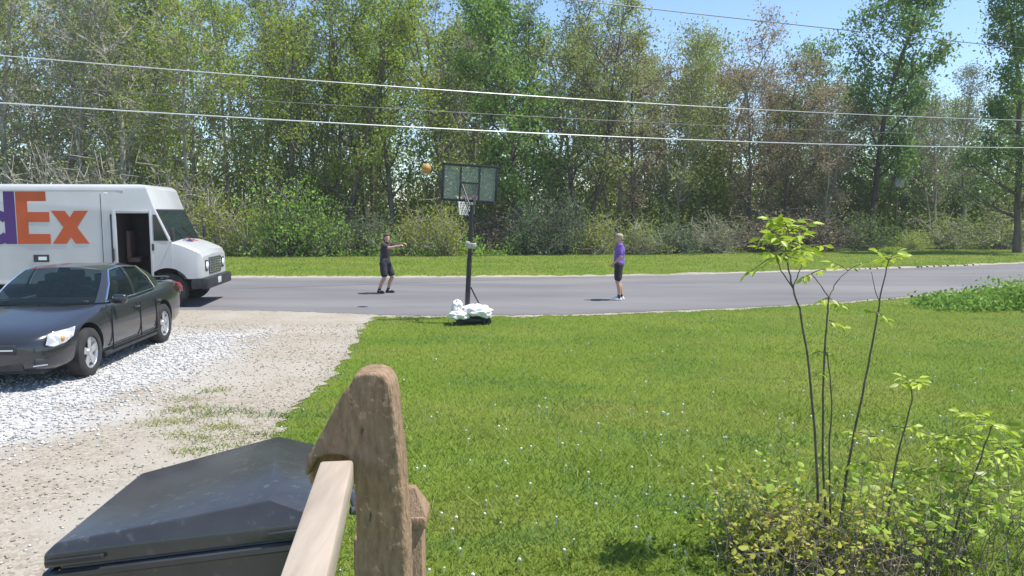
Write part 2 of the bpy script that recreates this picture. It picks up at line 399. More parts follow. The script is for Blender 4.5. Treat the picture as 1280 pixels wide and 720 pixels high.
blades('verge_grass', np.stack([vx, vy0 + (vy1 - vy0) * t_], -1), 0.03, 0.10, 0.012, M['grass'], 'mown grass verge between the road and the woods')
# weeds growing through the gravel
wc = [G(*p) for p in ((235, 500), (250, 512), (262, 520), (235, 528), (270, 535), (222, 545), (252, 550), (290, 535), (240, 565), (215, 515), (300, 515), (330, 520), (265, 490), (200, 530), (285, 560), (318, 545))]
wp = np.concatenate([np.stack([npr.normal(c.x, 0.13, 150), npr.normal(c.y, 0.09, 150)], -1) for c in wc])
blades('weeds', wp, 0.015, 0.06, 0.007, M['grass'], 'small weeds sprouting through the tan gravel drive', 'weeds')
# dandelion clocks and clover heads
dp = []
while len(dp) < 260:
    y = 4.5 + 12 * rnd.random() ** 1.4; x = rnd.uniform(-1, 1) * y * 0.7
    if len(dp) > 170: y = rnd.uniform(4.8, 8.5); x = rnd.gauss(.18, .22) * y
    if x > edge_x(y) + 0.1 and y < np.interp(x, NX, NY) - 0.4: dp.append((x, y))
b = bmesh.new()
for x, y in dp:
    h = rnd.uniform(0.04, 0.10); r = rnd.uniform(0.005, 0.014)
    bm_tube(b, [(x, y, 0), (x + rnd.uniform(-.02, .02), y, h)], 0.0025, 3, cap=False)
    bmesh.ops.create_icosphere(b, subdivisions=1, radius=r, matrix=Matrix.Translation((x, y, h)))
tag(obj('dandelions', b, mat('dandelion_white', (0.72, 0.73, 0.66), rough=0.9)), 'white dandelion heads dotted over the lawn', 'dandelions', kind='stuff')

# ------------------------------------------------------------------ trees
def tubes_np(segs, sides):
    """segs: list of (p0,p1,r0,r1); returns V,F for sides-sided open frusta"""
    p0 = np.array([s[0] for s in segs], float); p1 = np.array([s[1] for s in segs], float)
    r0 = np.array([s[2] for s in segs]); r1 = np.array([s[3] for s in segs])
    t = p1 - p0; t /= np.linalg.norm(t, axis=1, keepdims=True) + 1e-9
    ref = np.where(np.abs(t[:, 2:3]) < 0.9, np.array([[0, 0, 1.0]]), np.array([[1.0, 0, 0]]))
    nx = np.cross(t, ref); nx /= np.linalg.norm(nx, axis=1, keepdims=True); ny = np.cross(t, nx)
    n = len(segs); k = np.arange(sides) * 2 * PI / sides
    ring = nx[:, None] * np.cos(k)[None, :, None] + ny[:, None] * np.sin(k)[None, :, None]
    A = p0[:, None] + ring * r0[:, None, None]; B = p1[:, None] + ring * r1[:, None, None]
    V = np.concatenate([A, B], 1).reshape(-1, 3)
    i = np.arange(sides); f = np.stack([i, (i + 1) % sides, sides + (i + 1) % sides, sides + i], -1)
    Fc = (f[None] + (np.arange(n) * 2 * sides)[:, None, None]).reshape(-1, 4)
    return V, Fc
def leaves_np(C, size, g, aspect=0.55, droop=0.0):
    n = len(C); u = g.normal(size=(n, 3)); u[:, 2] -= droop; u /= np.linalg.norm(u, axis=1, keepdims=True)
    v = np.cross(u, g.normal(size=(n, 3))); v /= np.linalg.norm(v, axis=1, keepdims=True)
    s = size * g.uniform(0.6, 1.35, (n, 1))
    V = np.stack([C - u * s * 0.5, C + v * s * aspect * 0.5, C + u * s * 0.5, C - v * s * aspect * 0.5], 1).reshape(-1, 3)
    return V, np.arange(n * 4).reshape(n, 4)

def leaves6_np(C, size, g, aspect=0.55):           # rounded leaves folded along the midrib
    n = len(C); u = g.normal(size=(n, 3)); u[:, 2] *= .6; u /= np.linalg.norm(u, axis=1, keepdims=True)
    v = np.cross(u, g.normal(size=(n, 3)) * .6 + (0, 0, 1)); v /= np.linalg.norm(v, axis=1, keepdims=True); w_ = np.cross(u, v)
    s = size * g.uniform(0.5, 1.4, (n, 1)); a = s * aspect * .5; f = s * .12
    V = np.stack([C - u * s * .5, C - u * s * .2 + v * a + w_ * f, C + u * s * .2 + v * a * .9 + w_ * f, C + u * s * .5, C + u * s * .2 - v * a * .9 + w_ * f, C - u * s * .2 - v * a + w_ * f], 1).reshape(-1, 3)
    k = np.arange(n)[:, None, None] * 6; return V, (np.array([(0, 3, 2, 1), (0, 5, 4, 3)])[None] + k).reshape(-1, 4)
class Tree: pass
def grow(seed, H=16, r=0.17, base=0.3, spread=3.0, nb=18, nsub=6, ntw=4, leaf_n=16, leaf=0.17, up=0.7, forks=1, shape='oval', clus=0.34, wander=0.25, twig=0.012):
    R = random.Random(seed); g = np.random.default_rng(seed)
    trunk, limb, twigs, tips = [], [], [], []
    def path(p, d, L, n, wig, lift):
        pts = [Vector(p)]; d = Vector(d).normalized()
        for i in range(n):
            d = (d + Vector((R.gauss(0, wig), R.gauss(0, wig), R.gauss(0, wig) + lift))).normalized()
            pts.append(pts[-1] + d * L / n)
        return pts
    stems = []
    for k in range(forks):
        lean = Vector((R.uniform(-.12, .12), R.uniform(-.12, .12), 1)) if forks == 1 else Vector((math.cos(k * 2 * PI / forks + seed) * .22, math.sin(k * 2 * PI / forks + seed) * .22, 1))
        hh = H * (1 if k == 0 else R.uniform(.75, .95))
        pts = path((0, 0, 0), lean, hh, 12, 0.055 * wander / 0.25, 0.05); stems.append(pts)
        rr = r * (1 if forks == 1 else .75)
        for i in range(12):
            a, c = rr * (1 - i / 12) ** 0.8 + .012, rr * (1 - (i + 1) / 12) ** 0.8 + .012
            if i == 0: a *= 1.35
            trunk.append((pts[i], pts[i + 1], a, c))
    for si, pts in enumerate(stems):
        for k in range(nb // forks + (3 if forks > 1 else 0)):
            t = base + (0.98 - base) * (k + R.random()) / (nb // forks + (3 if forks > 1 else 0))
            f = t * 12; i = min(int(f), 11); p = pts[i].lerp(pts[i + 1], f - i)
            q = (t - base) / (1 - base)
            if shape == 'oval': L = spread * (0.35 + 0.75 * math.sin(PI * min(1, 0.15 + q * 0.85)))
            elif shape == 'cone': L = spread * (1.15 - 0.95 * q)
            else: L = spread * (0.5 + 0.6 * math.sin(PI * q))
            L *= R.uniform(.7, 1.2)
            az = k * 2.4 + R.uniform(-.5, .5) + si
            d = Vector((math.cos(az), math.sin(az), up * R.uniform(.6, 1.4)))
            bp = path(p, d, L, 5, wander * .5, 0.1)
            br = max(.02, r * (1 - t) * .5 + .02)
            for j in range(5): limb.append((bp[j], bp[j + 1], br * (1 - j / 5.6), br * (1 - (j + 1) / 5.6)))
            for s in range(nsub):
                tt = R.uniform(.25, 1); f2 = tt * 5; j = min(int(f2), 4); p2 = bp[j].lerp(bp[j + 1], f2 - j)
                dd = (bp[j + 1] - bp[j]).normalized() + Vector((R.gauss(0, .7), R.gauss(0, .7), R.gauss(.15, .5)))
                sp = path(p2, dd, L * R.uniform(.25, .5), 3, wander * .7, 0.06)
                for j2 in range(3): limb.append((sp[j2], sp[j2 + 1], br * .4 * (1 - j2 / 4) + .005, br * .4 * (1 - (j2 + 1) / 4) + .004))
                for w_ in range(ntw):
                    tj = R.uniform(.3, 1) * 3; j3 = min(int(tj), 2); p3 = sp[j3].lerp(sp[j3 + 1], tj - j3)
                    d3 = (sp[j3 + 1] - sp[j3]).normalized() + Vector((R.gauss(0, .8), R.gauss(0, .8), R.gauss(.1, .6)))
                    e = p3 + d3.normalized() * R.uniform(.3, .75)
                    twigs.append((p3, e, twig, twig * .5)); tips.append(p3.lerp(e, .7))
    T = Tree()
    parts = [tubes_np(trunk, 8), tubes_np(limb, 4), tubes_np(twigs, 3)]
    off = 0; Vs, Fs = [], []
    for V, Fc in parts: Vs.append(V); Fs.append(Fc + off); off += len(V)
    T.wood = (np.concatenate(Vs), np.concatenate(Fs))
    C = np.array(tips); C = np.repeat(C, leaf_n, 0)
    C = C + g.normal(0, clus, C.shape)
    drop = g.random(len(tips)) < 0.12                       # gaps: bare twigs
    C = C[np.repeat(~drop, leaf_n)]; C = C[C[:, 2] > 0.3]
    T.leaf = leaves_np(C, leaf, g); T.H = float(np.percentile(C[:, 2], 99.3))
    cl = np.repeat(g.random(len(tips)), leaf_n)[np.repeat(~drop, leaf_n)][:len(C)]
    T.tint = np.clip(cl * .55 + g.random(len(C)) * .45, 0, 1)
    return T
def tree_mesh(T):
    T.wm = npmesh('trunk', *T.wood); T.wm.materials.append(M['bark'])
    T.wm.polygons.foreach_set('use_smooth', np.ones(len(T.wm.polygons), bool))
    T.lm = npmesh('crown', *T.leaf); face_attr(T.lm, 'tint', T.tint); T.lm.materials.append(LEAF['spring'])
    return T
VAR = {
 'spring0': grow(1, 17, .17, .16, 2.9, 24, 6, 4, 14, .18),
 'spring1': grow(2, 16, .15, .20, 2.6, 22, 6, 4, 14, .18, up=.9),
 'spring2': grow(3, 18, .20, .14, 3.3, 26, 6, 4, 14, .18, forks=2),
 'full0': grow(4, 15, .19, .12, 3.0, 28, 7, 4, 19, .21, up=.5),
 'full1': grow(5, 14, .17, .14, 3.2, 26, 7, 4, 17, .21, up=.6, shape='round'),
 'bud0': grow(6, 13.5, .17, .14, 3.4, 26, 7, 5, 12, .15, up=.7, shape='round', twig=.016),
 'bud1': grow(7, 13, .16, .16, 3.0, 24, 7, 5, 12, .15, up=.8, forks=2, twig=.016),
 'tall0': grow(8, 20, .24, .12, 3.3, 34, 7, 4, 22, .21, up=.45, shape='cone'),
 'bare0': grow(9, 16, .17, .15, 2.7, 24, 7, 6, 5, .16, up=.7, wander=.4, twig=.02),
 'bare1': grow(10, 15, .15, .12, 2.9, 24, 7, 6, 6, .16, up=.5, wander=.45, forks=2, twig=.02),
 'silver0': grow(12, 14, .15, .2, 2.8, 20, 6, 5, 7, .17, up=.8, forks=2),
}
for T in VAR.values(): tree_mesh(T)
def set_slot(o, m):
    o.material_slots[0].link = 'OBJECT'; o.material_slots[0].material = m
def place_tree(px, D, top, var, leaf, label, bark='bark', dz=0.0, name='tree', group='trees along the far side of the road', cat='tree', wscale=1.0):
    T = VAR[var]; X = (px - 640) / F * D
    y0 = np.interp(X, WX, WY)
    h = CAMZ + (HOR - top) / F * D
    s = h / T.H
    root = empty(name, (X, D, 0), rnd.uniform(0, 6.28)); root.scale = (s * wscale, s * wscale, s)
    tag(root, label, cat, group)
    t = link(bpy.data.objects.new('trunk', T.wm), root); set_slot(t, M[bark])
    c = link(bpy.data.objects.new('crown', T.lm), root); set_slot(c, LEAF[leaf])
    return root
TREES = [
 (-45, 43, -60, 'spring1', 'olive', 'olive green tree at the far left end of the woods', 'bark'),
 (15, 42, -70, 'bare0', 'olive', 'twiggy grey tree rising behind the rear of the white van', 'bark_pale'),
 (62, 45, -40, 'spring2', 'olive', 'dull green tree behind the orange letters on the van', 'bark'),
 (105, 42.5, -30, 'bare1', 'silver', 'tangled pale bare tree above the middle of the van', 'bark_pale'),
 (155, 41.5, -70, 'bare0', 'olive', 'tall grey bare trunk forking high above the van doorway', 'bark_pale'),
 (205, 45, -50, 'spring0', 'spring', 'yellow green tree above the van cab', 'bark'),
 (240, 42, -25, 'bare1', 'spring', 'thin twiggy tree just past the van windscreen', 'bark'),
 (285, 44, 2, 'spring1', 'spring', 'bright yellow green tree right of the van nose', 'bark'),
 (325, 46, 0, 'spring0', 'olive', 'olive tree left of the bright green bush', 'bark'),
 (362, 42, 30, 'bud1', 'spring', 'dark forked trunk directly above the bright green bush', 'bark_dark'),
 (398, 47, -35, 'silver0', 'silver', 'pale sparse tree with sky showing through its top', 'bark'),
 (428, 41.5, -20, 'spring2', 'spring', 'dark leaning double trunk left of the player in black', 'bark_dark'),
 (462, 45, -45, 'silver0', 'spring', 'thin pale leaved tree left of the tall yellowish one', 'bark_dark'),
 (494, 42, -60, 'spring0', 'spring', 'tall dark trunk with yellowish crown above the player in black', 'bark_dark'),
 (545, 41.5, -40, 'spring1', 'spring', 'slim dark trunk just left of the backboard', 'bark_dark'),
 (588, 47, -25, 'silver0', 'silver', 'pale thin tree rising behind the backboard', 'bark'),
 (648, 42.5, -8, 'full0', 'fresh', 'full fresh green maple above and right of the backboard', 'bark_dark'),
 (700, 47, -15, 'spring2', 'bluish', 'greyish green tree right of the fresh green maple', 'bark'),
 (732, 42, 5, 'bud1', 'olive', 'straight dark trunk midway between hoop and player in purple', 'bark_dark'),
 (768, 48, 10, 'silver0', 'olive', 'sparse tree with small tufted top above the player in purple', 'bark'),
 (792, 43, 45, 'bud0', 'bud', 'forked brownish tree behind the player in purple', 'bark_dark'),
 (838, 46, 50, 'bud1', 'olive', 'brown and olive tree right of the player in purple', 'bark'),
 (872, 49, 55, 'full1', 'olive', 'rounded olive tree left of the pale bare top', 'bark'),
 (908, 50, 22, 'silver0', 'bud', 'pale thin branched top standing out against the sky', 'bark_pale'),
 (935, 44.5, 85, 'bud0', 'bud', 'brown budding tree left of the sapling top', 'bark_dark'),
 (982, 45, 72, 'bud0', 'bud', 'broad brown domed tree behind the sapling top', 'bark_dark'),
 (1010, 52, 55, 'full1', 'deep', 'dark green crown peeping over the brown domed tree', 'bark'),
 (1030, 45.5, 110, 'bud1', 'bud', 'low brown tree left of the tall green one', 'bark'),
 (1086, 48, -14, 'full0', 'tallgreen', 'tall full green tree, highest crown against the sky', 'bark_dark'),
 (1128, 53, 80, 'full1', 'fresh', 'green tree under the right side of the tall green one', 'bark'),
 (1163, 49, 95, 'silver0', 'silver', 'silvery sparse tree right of the tall green one', 'bark'),
 (1205, 51, 85, 'spring0', 'silver', 'pale grey green tree near the right end of the woods', 'bark'),
 (1272, 40, -40, 'tall0', 'deep', 'dark tree with its crown hanging in at the top right corner', 'bark_dark'),
 (1300, 48, 70, 'spring2', 'olive', 'olive tree at the right end of the woods', 'bark'),
]
for (px, D, top, var, leaf, lab, bk) in TREES:
    place_tree(px, D + 3.2, top, var, leaf, lab, bk, wscale=.98 if px == 1086 else 1.0)

# far wood behind the first row: one mass
def merge_far(n, x0, x1, d0, d1, keep, seed, topf):
    g = np.random.default_rng(seed); names = ['spring0', 'spring1', 'spring2', 'full1', 'bud0', 'bare0', 'silver0']
    WV, WF, LV, LF, TT = [], [], [], [], []; wo = lo = 0
    for k in range(n):
        T = VAR[names[g.integers(len(names))]]; D = g.uniform(d0, d1); u = x0 + (x1 - x0) * (k + g.random()) / n
        X = (u - 640) / F * D; h = CAMZ + (HOR - topf(u) + g.uniform(-25, 15)) / F * D; s = h / T.H; a = g.uniform(0, 6.28)
        Rm = np.array([[math.cos(a), -math.sin(a), 0], [math.sin(a), math.cos(a), 0], [0, 0, 1]]) * s
        V, Fc = T.wood; m = len(Fc); ntr = 12 * 8 * 1; 
        V = V @ Rm.T + (X, D, 0); WV.append(V); WF.append(Fc + wo); wo += len(V)
        V, Fc = T.leaf; q = V.reshape(-1, 4, 3); sel = g.random(len(q)) < keep; q = q[sel]
        c = q.mean(1, keepdims=True); q = c + (q - c) * 1.45
        V = q.reshape(-1, 3) @ Rm.T + (X, D, 0); LV.append(V); LF.append(np.arange(len(V)).reshape(-1, 4) + lo); lo += len(V)
        TT.append(np.clip(T.tint[sel] * .6 + g.random() * .4, 0, 1))
    nw = sum(map(len, WF))
    V = np.concatenate(WV + LV); Fc = np.concatenate([np.concatenate(WF), np.concatenate(LF) + wo])
    me = npmesh('far_wood', V, Fc)
    face_attr(me, 'tint', np.concatenate([np.zeros(nw)] + TT))
    mi = np.zeros(len(Fc), np.int32); mi[nw:] = 1
    me.materials.append(M['bark']); me.materials.append(LEAF['olive']); me.polygons.foreach_set('material_index', mi)
    return me
def topf(u):
    return float(np.interp(u, [-100, 250, 300, 520, 700, 780, 860, 1000, 1050, 1130, 1170, 1300], [-60, -20, 25, 30, 45, 65, 90, 110, 110, 120, 140, 130]))
tag(obj('far_wood', merge_far(38, -150, 1430, 55, 74, .7, 21, topf)), 'dense far woodland behind the first row of trees', 'woodland', kind='stuff')

# understorey bushes
def bush_mesh(seed, n_leaf=3200, leaf=.15, dens=1.0, twigs=40):
    R = random.Random(seed); g = np.random.default_rng(seed); segs, tips = [], []
    for k in range(twigs):
        az = R.uniform(0, 6.28); el = R.uniform(.25, 1.45); L = R.uniform(.5, 1.0)
        d = Vector((math.cos(az) * math.cos(el), math.sin(az) * math.cos(el), math.sin(el) * 1.0))
        p = Vector((R.uniform(-.2, .2), R.uniform(-.2, .2), 0)); e = p
        for j in range(4):
            d = (d + Vector((R.gauss(0, .2), R.gauss(0, .2), R.gauss(0, .15)))).normalized(); q = e + d * L / 4
            segs.append((e, q, .016 * (1 - j / 5), .016 * (1 - (j + 1) / 5)))
            if j >= 1: tips.append(q)
            for s in range(2):
                q2 = q + Vector((R.gauss(0, .14), R.gauss(0, .14), R.gauss(.05, .1))); segs.append((q, q2, .006, .003)); tips.append(q2)
            e = q
    C = np.array(tips); idx = g.integers(len(C), size=n_leaf); C2 = C[idx] + g.normal(0, .06, (n_leaf, 3)); C2[:, 2] = np.abs(C2[:, 2])
    cl = g.random(len(C))[idx]
    wm = npmesh('stems', *tubes_np(segs, 4)); wm.materials.append(M['bark_dark'])
    lm = npmesh('foliage', *leaves_np(C2, leaf * .3, g)); face_attr(lm, 'tint', np.clip(cl * .6 + g.random(n_leaf) * .4, 0, 1)); lm.materials.append(LEAF['spring'])
    return wm, lm
BM = [bush_mesh(31), bush_mesh(32, 2600), bush_mesh(33, 3600), bush_mesh(34, 1500, twigs=70)]
def place_bush(px, D, wid, top, k, leaf, label, bark='bark_dark', group='bushes at the foot of the woods', name='bush'):
    X = (px - 640) / F * D; h = CAMZ + (HOR - top) / F * D; wd = wid / F * D
    r = empty(name, (X, D, 0), rnd.uniform(0, 6.28)); r.scale = (wd / 1.5, wd / 1.5, h / .95); tag(r, label, 'bush', group)
    s = link(bpy.data.objects.new('stems', BM[k][0]), r); set_slot(s, M[bark])
    f = link(bpy.data.objects.new('foliage', BM[k][1]), r); set_slot(f, LEAF[leaf])
BUSHES = [
 (-20, 41, 130, 215, 0, 'olive', 'olive bush behind the rear part of the van', 'bark'),
 (70, 41, 110, 190, 3, 'silver', 'grey twiggy thicket behind the orange letters', 'bark'),
 (150, 41, 120, 200, 3, 'olive', 'grey brown thicket above the van doorway', 'bark'),
 (215, 41.5, 100, 215, 3, 'olive', 'twiggy olive thicket above the van windscreen', 'bark'),
 (265, 41, 85, 225, 1, 'bushspring', 'yellowish bush just right of the van', 'bark'),
 (310, 40.5, 70, 245, 1, 'bushspring', 'yellow green bush between van and bright green bush', 'bark'),
 (362, 40.2, 105, 218, 2, 'bushfresh', 'large bright green bush left of the player in black', 'bark_dark'),
 (408, 40, 75, 255, 0, 'bushfresh', 'lower green bush on the right of the bright one', 'bark_dark'),
 (455, 41.2, 80, 262, 1, 'bluish', 'dim green bush behind the player in black', 'bark_dark'),
 (518, 41, 70, 255, 1, 'bushspring', 'yellow green bush between player in black and hoop pole', 'bark'),
 (556, 40.6, 60, 245, 0, 'bushspring', 'light green bush just left of the hoop pole', 'bark'),
 (612, 44, 90, 262, 3, 'bud', 'dark brown thicket standing in for the shaded hollow under the backboard', 'bark_dark'),  # brown bush stands in for a hollow in deep shade
 (662, 42, 75, 250, 2, 'bluish', 'blue green bush right of the hoop pole', 'bark_dark'),
 (700, 41.6, 70, 235, 2, 'bluish', 'blue green leafy bush beside the straight dark trunk', 'bark_dark'),
 (745, 42, 70, 262, 1, 'bushspring', 'olive green bush left of the player in purple', 'bark'),
 (800, 42, 80, 268, 1, 'olive', 'low bush behind the player in purple', 'bark'),
 (845, 43, 80, 272, 0, 'bluish', 'grey green bush right of the player in purple', 'bark_dark'),
 (895, 43.5, 80, 268, 3, 'olive', 'olive bush left of the sapling top', 'bark'),
 (955, 44.5, 90, 262, 3, 'bud', 'brown thicket behind the sapling top', 'bark_dark'),
 (1020, 45, 90, 258, 3, 'bud', 'brown thicket right of the sapling top', 'bark_dark'),
 (1080, 46, 70, 262, 1, 'deep', 'dark green bush under the tall green tree', 'bark_dark'),
 (1140, 46.5, 42, 286, 2, 'lime', 'small pale green bush beside the grey box pole', 'bark'),
 (1185, 48, 80, 262, 1, 'olive', 'dull green bush near the right end of the verge', 'bark'),
 (1245, 48, 90, 255, 0, 'olive', 'olive bush at the right end of the verge', 'bark'),
]
for a in BUSHES: place_bush(a[0], a[1] - .2, a[2] * 1.1, a[3], a[4], a[5], a[6], a[7])
# thicket deeper in the wood: one mass
def merge_thicket(n, seed):
    g = np.random.default_rng(seed); VV, FF, TT, off = [], [], [], 0
    base = []
    for wm, lm in BM[:3]:
        co = np.zeros(len(lm.vertices) * 3, np.float32); lm.vertices.foreach_get('co', co)
        tn = np.zeros(len(lm.polygons), np.float32); lm.attributes['tint'].data.foreach_get('value', tn); base.append((co.reshape(-1, 4, 3), tn))
    for k in range(n):
        q, tn = base[k % 3]; D = g.uniform(46, 68); u = -180 + 1640 * ((k * 0.618) % 1); X = (u - 640) / F * D
        D = max(D, np.interp(X, WX, WY) + 3); sel = g.random(len(q)) < .55; q = q[sel]
        c = q.mean(1, keepdims=True); q = c + (q - c) * np.array([1.7, 1.7, .75])
        a = g.uniform(0, 6.28); sxy = g.uniform(2.2, 3.6); sz = g.uniform(4.0, 9.5)
        Rm = np.array([[math.cos(a) * sxy, -math.sin(a) * sxy, 0], [math.sin(a) * sxy, math.cos(a) * sxy, 0], [0, 0, sz]])
        V = q.reshape(-1, 3) @ Rm.T + (X, D, 0); VV.append(V); FF.append(np.arange(len(V)).reshape(-1, 4) + off); off += len(V); TT.append(tn[sel])
    me = npmesh('thicket', np.concatenate(VV), np.concatenate(FF)); face_attr(me, 'tint', np.concatenate(TT)); return me
tag(obj('thicket', merge_thicket(170, 77), LEAF['thicket']), 'dim thicket filling the woodland behind the first trunks', 'thicket', kind='stuff')
# low undergrowth along the edge of the wood
n = 26000; ux = npr.uniform(-34, 50, n); uy = np.interp(ux, WX, WY) + np.abs(npr.normal(0.3, 2.6, n)); uz = np.abs(npr.normal(0, 0.45, n)) * (0.4 + 0.6 * (np.sin(ux * 1.7) + 1)) + .03
um = npmesh('undergrowth', *leaves_np(np.stack([ux, uy, uz], -1), .17, npr)); face_attr(um, 'tint', npr.random(n))
tag(obj('undergrowth', um, LEAF['bushfresh']), 'low leafy undergrowth along the edge of the woods', 'undergrowth', kind='stuff')
# ground cover patch by the road at the right
pc = []
for k in range(40):
    u_ = rnd.random(); c = G(1165 + 130 * u_ ** .8, 378 + 9 * rnd.random()); pc.append((c.x, c.y, rnd.uniform(.25, .5) * (.5 + .9 * u_)))
C = np.concatenate([np.stack([npr.normal(x, .3, 260), npr.normal(y, .3, 260), np.abs(npr.normal(0, h * .45, 260))], -1) for x, y, h in pc])
um = npmesh('ground_cover', *leaves_np(C, .11, npr)); face_attr(um, 'tint', npr.random(len(C)))
tag(obj('ground_cover', um, LEAF['fresh']), 'leafy green ground cover patch beside the road at the right', 'ground cover', kind='stuff')

# ------------------------------------------------------------------ power lines over the road
M['cable'] = mat('cable', (0.48, 0.50, 0.52), (0.62, 0.62, 0.60), scale=30, rough=0.35, metal=0.2)
M['cable_dark'] = mat('cable_dark', (0.10, 0.10, 0.11), rough=0.5)
def wire(name, z, r, sag, m, label):
    a, c = Vector((-12.2, 20, z)), Vector((20, 32.8, z)); d = c - a; pts = []
    for i in range(41):
        t = -1.0 + 3.0 * i / 40; p = a + d * t; p.z += sag * ((t - .5) ** 2 * 4 - 1) * .35; pts.append(p)
    tag(tube(name, pts, r, m, None, 6), label, 'power line', 'power lines over the road')
wire('power_line', 6.22, .014, .55, M['cable'], 'thick pale power line, upper of the two bright ones')
wire('power_line', 5.04, .018, .55, M['cable'], 'thick pale power line, lowest of all the lines')
wire('power_line', 5.52, .011, .4, M['cable_dark'], 'thin dark wire between the two bright power lines')
wire('power_line', 9.3, .017, .3, M['cable_dark'], 'thin wire crossing the sky above the other lines')

# grey box on a thin pole at the wood edge
pb = G(1118, 309); t = empty('box_pole', (pb.x, pb.y, 0)); tag(t, 'thin brown pole carrying a grey box at the edge of the woods', 'pole')
hb = CAMZ + (HOR - 230) / F * pb.y
tube('pole', [(0, 0, 0), (0, 0, hb + .3)], [.06, .045], M['bark_dark'], t, 8)
b = bmesh.new(); bm_box(b, 0, -.02, hb, .62, .5, .5, .03); bm_box(b, 0, -.02, hb + .29, .74, .6, .06, .02)
obj('box', b, mat('grey_box', (0.30, 0.31, 0.33), (0.36, 0.37, 0.39), rough=.6), t, 40)

# ------------------------------------------------------------------ delivery van
M['van_white'] = mat('van_white', (0.50, 0.505, 0.50), (0.45, 0.455, 0.45), scale=1.5, rough=.35, coat=.3)
M['glass'] = mat('window_glass', (0.018, 0.030, 0.034), rough=.06, spec=.55)
M['black_plastic'] = mat('black_plastic', (0.022, 0.022, 0.024), (0.035, 0.035, 0.037), scale=8, rough=.55)
M['rubber'] = mat('tyre_rubber', (0.02, 0.02, 0.021), (0.035, 0.034, 0.033), scale=6, rough=.85)
M['dark_interior'] = mat('dark_interior', (0.05, 0.035, 0.032), (0.03, 0.025, 0.025), scale=2, rough=.8)
M['chrome'] = mat('chrome', (0.75, 0.77, 0.78), rough=.18, metal=1.0)
M['alloy'] = mat('alloy', (0.62, 0.63, 0.65), (0.55, 0.56, 0.58), scale=9, rough=.32, metal=.75)
M['orange'] = mat('orange_vinyl', (0.52, 0.085, 0.015), (0.47, 0.075, 0.013), scale=3, rough=.4)
M['purple_vinyl'] = mat('purple_vinyl', (0.07, 0.02, 0.16), rough=.4)
M['lamp'] = mat('lamp_lens', (0.80, 0.82, 0.84), rough=.12, spec=.8)
M['car_lamp'] = mat('headlamp_lens', (.36, .37, .39), (.62, .63, .65), scale=9, rough=.1, spec=.8, lo=.45, hi=.55)
M['amber'] = mat('amber_lens', (0.75, 0.26, 0.03), rough=.2)
M['red_lens'] = mat('red_lens', (0.42, 0.02, 0.025), rough=.15, spec=.8)

def wheel(parent, x, y, r, wdt, side, spokes=5, holes=False):
    """side: +1 outer face towards +y"""
    root = empty('wheel', (x, y, r)); root.parent = parent
    b = bmesh.new(); h = wdt / 2
    bm_lathe(b, [(-h, r * .66), (-h, r * .9), (-h * .8, r * .985), (-h * .3, r), (h * .3, r), (h * .8, r * .985), (h, r * .9), (h, r * .66), (h * .6, r * .63), (-h * .6, r * .63)], 32, 'y', True)
    obj('tyre', b, M['rubber'], root, 40)
    b = bmesh.new(); s = side
    bm_lathe(b, [(-s * h * .5, r * .64), (s * h * .82, r * .67), (s * h * .86, r * .62), (s * h * .55, r * .58), (-s * h * .3, r * .56)], 32, 'y')
    rim = obj('rim', b, M['alloy'], root, 40)
    b = bmesh.new(); bm_lathe(b, [(s * h * .05, .001), (s * h * .06, r * .6)], 24, 'y'); obj('brake_disc', b, M['black_plastic'], root)
    b = bmesh.new()
    for k in range(spokes):
        a = 2 * PI * k / spokes + .3; ca, sa = math.cos(a), math.sin(a); wv = r * (.13 if not holes else .17)
        P = [(r * .12, wv * .9), (r * .62, wv * 1.15), (r * .62, -wv * 1.15), (r * .12, -wv * .9)]
        q = [(ca * u - sa * v, s * h * (.72 if u < r * .3 else .8), sa * u + ca * v) for u, v in P]
        bm_panel(b, [q if s < 0 else q[::-1]], .012)
    bmesh.ops.recalc_face_normals(b, faces=b.faces)
    obj('spokes', b, M['alloy'], root)
    b = bmesh.new(); bm_lathe(b, [(s * h * .3, r * .17), (s * h * .84, r * .16), (s * h * .9, r * .10), (s * h * .9, .001)], 20, 'y'); obj('hub_cap', b, M['alloy'], root, 40)
    return root

va = G(212, 385); van_h = math.radians(7)
ax_ = Vector((math.cos(van_h), math.sin(van_h), 0)); ay_ = Vector((-math.sin(van_h), math.cos(van_h), 0))
van = empty('delivery_van', va + ay_ * 1.1, van_h)
tag(van, 'white step van with orange letters and its side door open', 'van')
HW = 1.16
b = bmesh.new()
bm_prism(b, [(-6.3, .62), (-6.3, 2.95), (-.42, 2.95), (-.22, 2.36), (.13, 1.58), (.13, .62)], -HW, HW)
es = [e for e in b.edges if abs(e.verts[0].co.z - 2.95) < .01 and abs(e.verts[1].co.z - 2.95) < .01]
bmesh.ops.bevel(b, geom=es, offset=.15, segments=4, affect='EDGES', profile=.5)
es = [e for e in b.edges if min(v.co.z for v in e.verts) > .7 and abs(abs(e.verts[0].co.y) - HW) < .01 and abs(e.verts[0].co.y - e.verts[1].co.y) < .01 and min(v.co.x for v in e.verts) > -.75]
bmesh.ops.bevel(b, geom=es, offset=.035, segments=2, affect='EDGES', profile=.5)
me = bpy.data.meshes.new('body'); b.to_mesh(me); b.free()
c = bmesh.new(); bm_box(c, -.72, -HW, 1.40, .74, 2.0, 1.74); me = boolean_cut(me, c)
c = bmesh.new(); bm_lathe(c, [(-1.6, .52), (-.75, .52)], 28, 'y'); bmesh.ops.contextual_create(c, geom=[e for e in c.edges if e.is_boundary and e.verts[0].co.y < -1.5]); bmesh.ops.holes_fill(c, edges=[e for e in c.edges if e.is_boundary]); bmesh.ops.recalc_face_normals(c, faces=c.faces); bmesh.ops.translate(c, vec=(0, 0, .45), verts=c.verts); cw = bpy.data.meshes.new('cw'); c.to_mesh(cw); c.free()
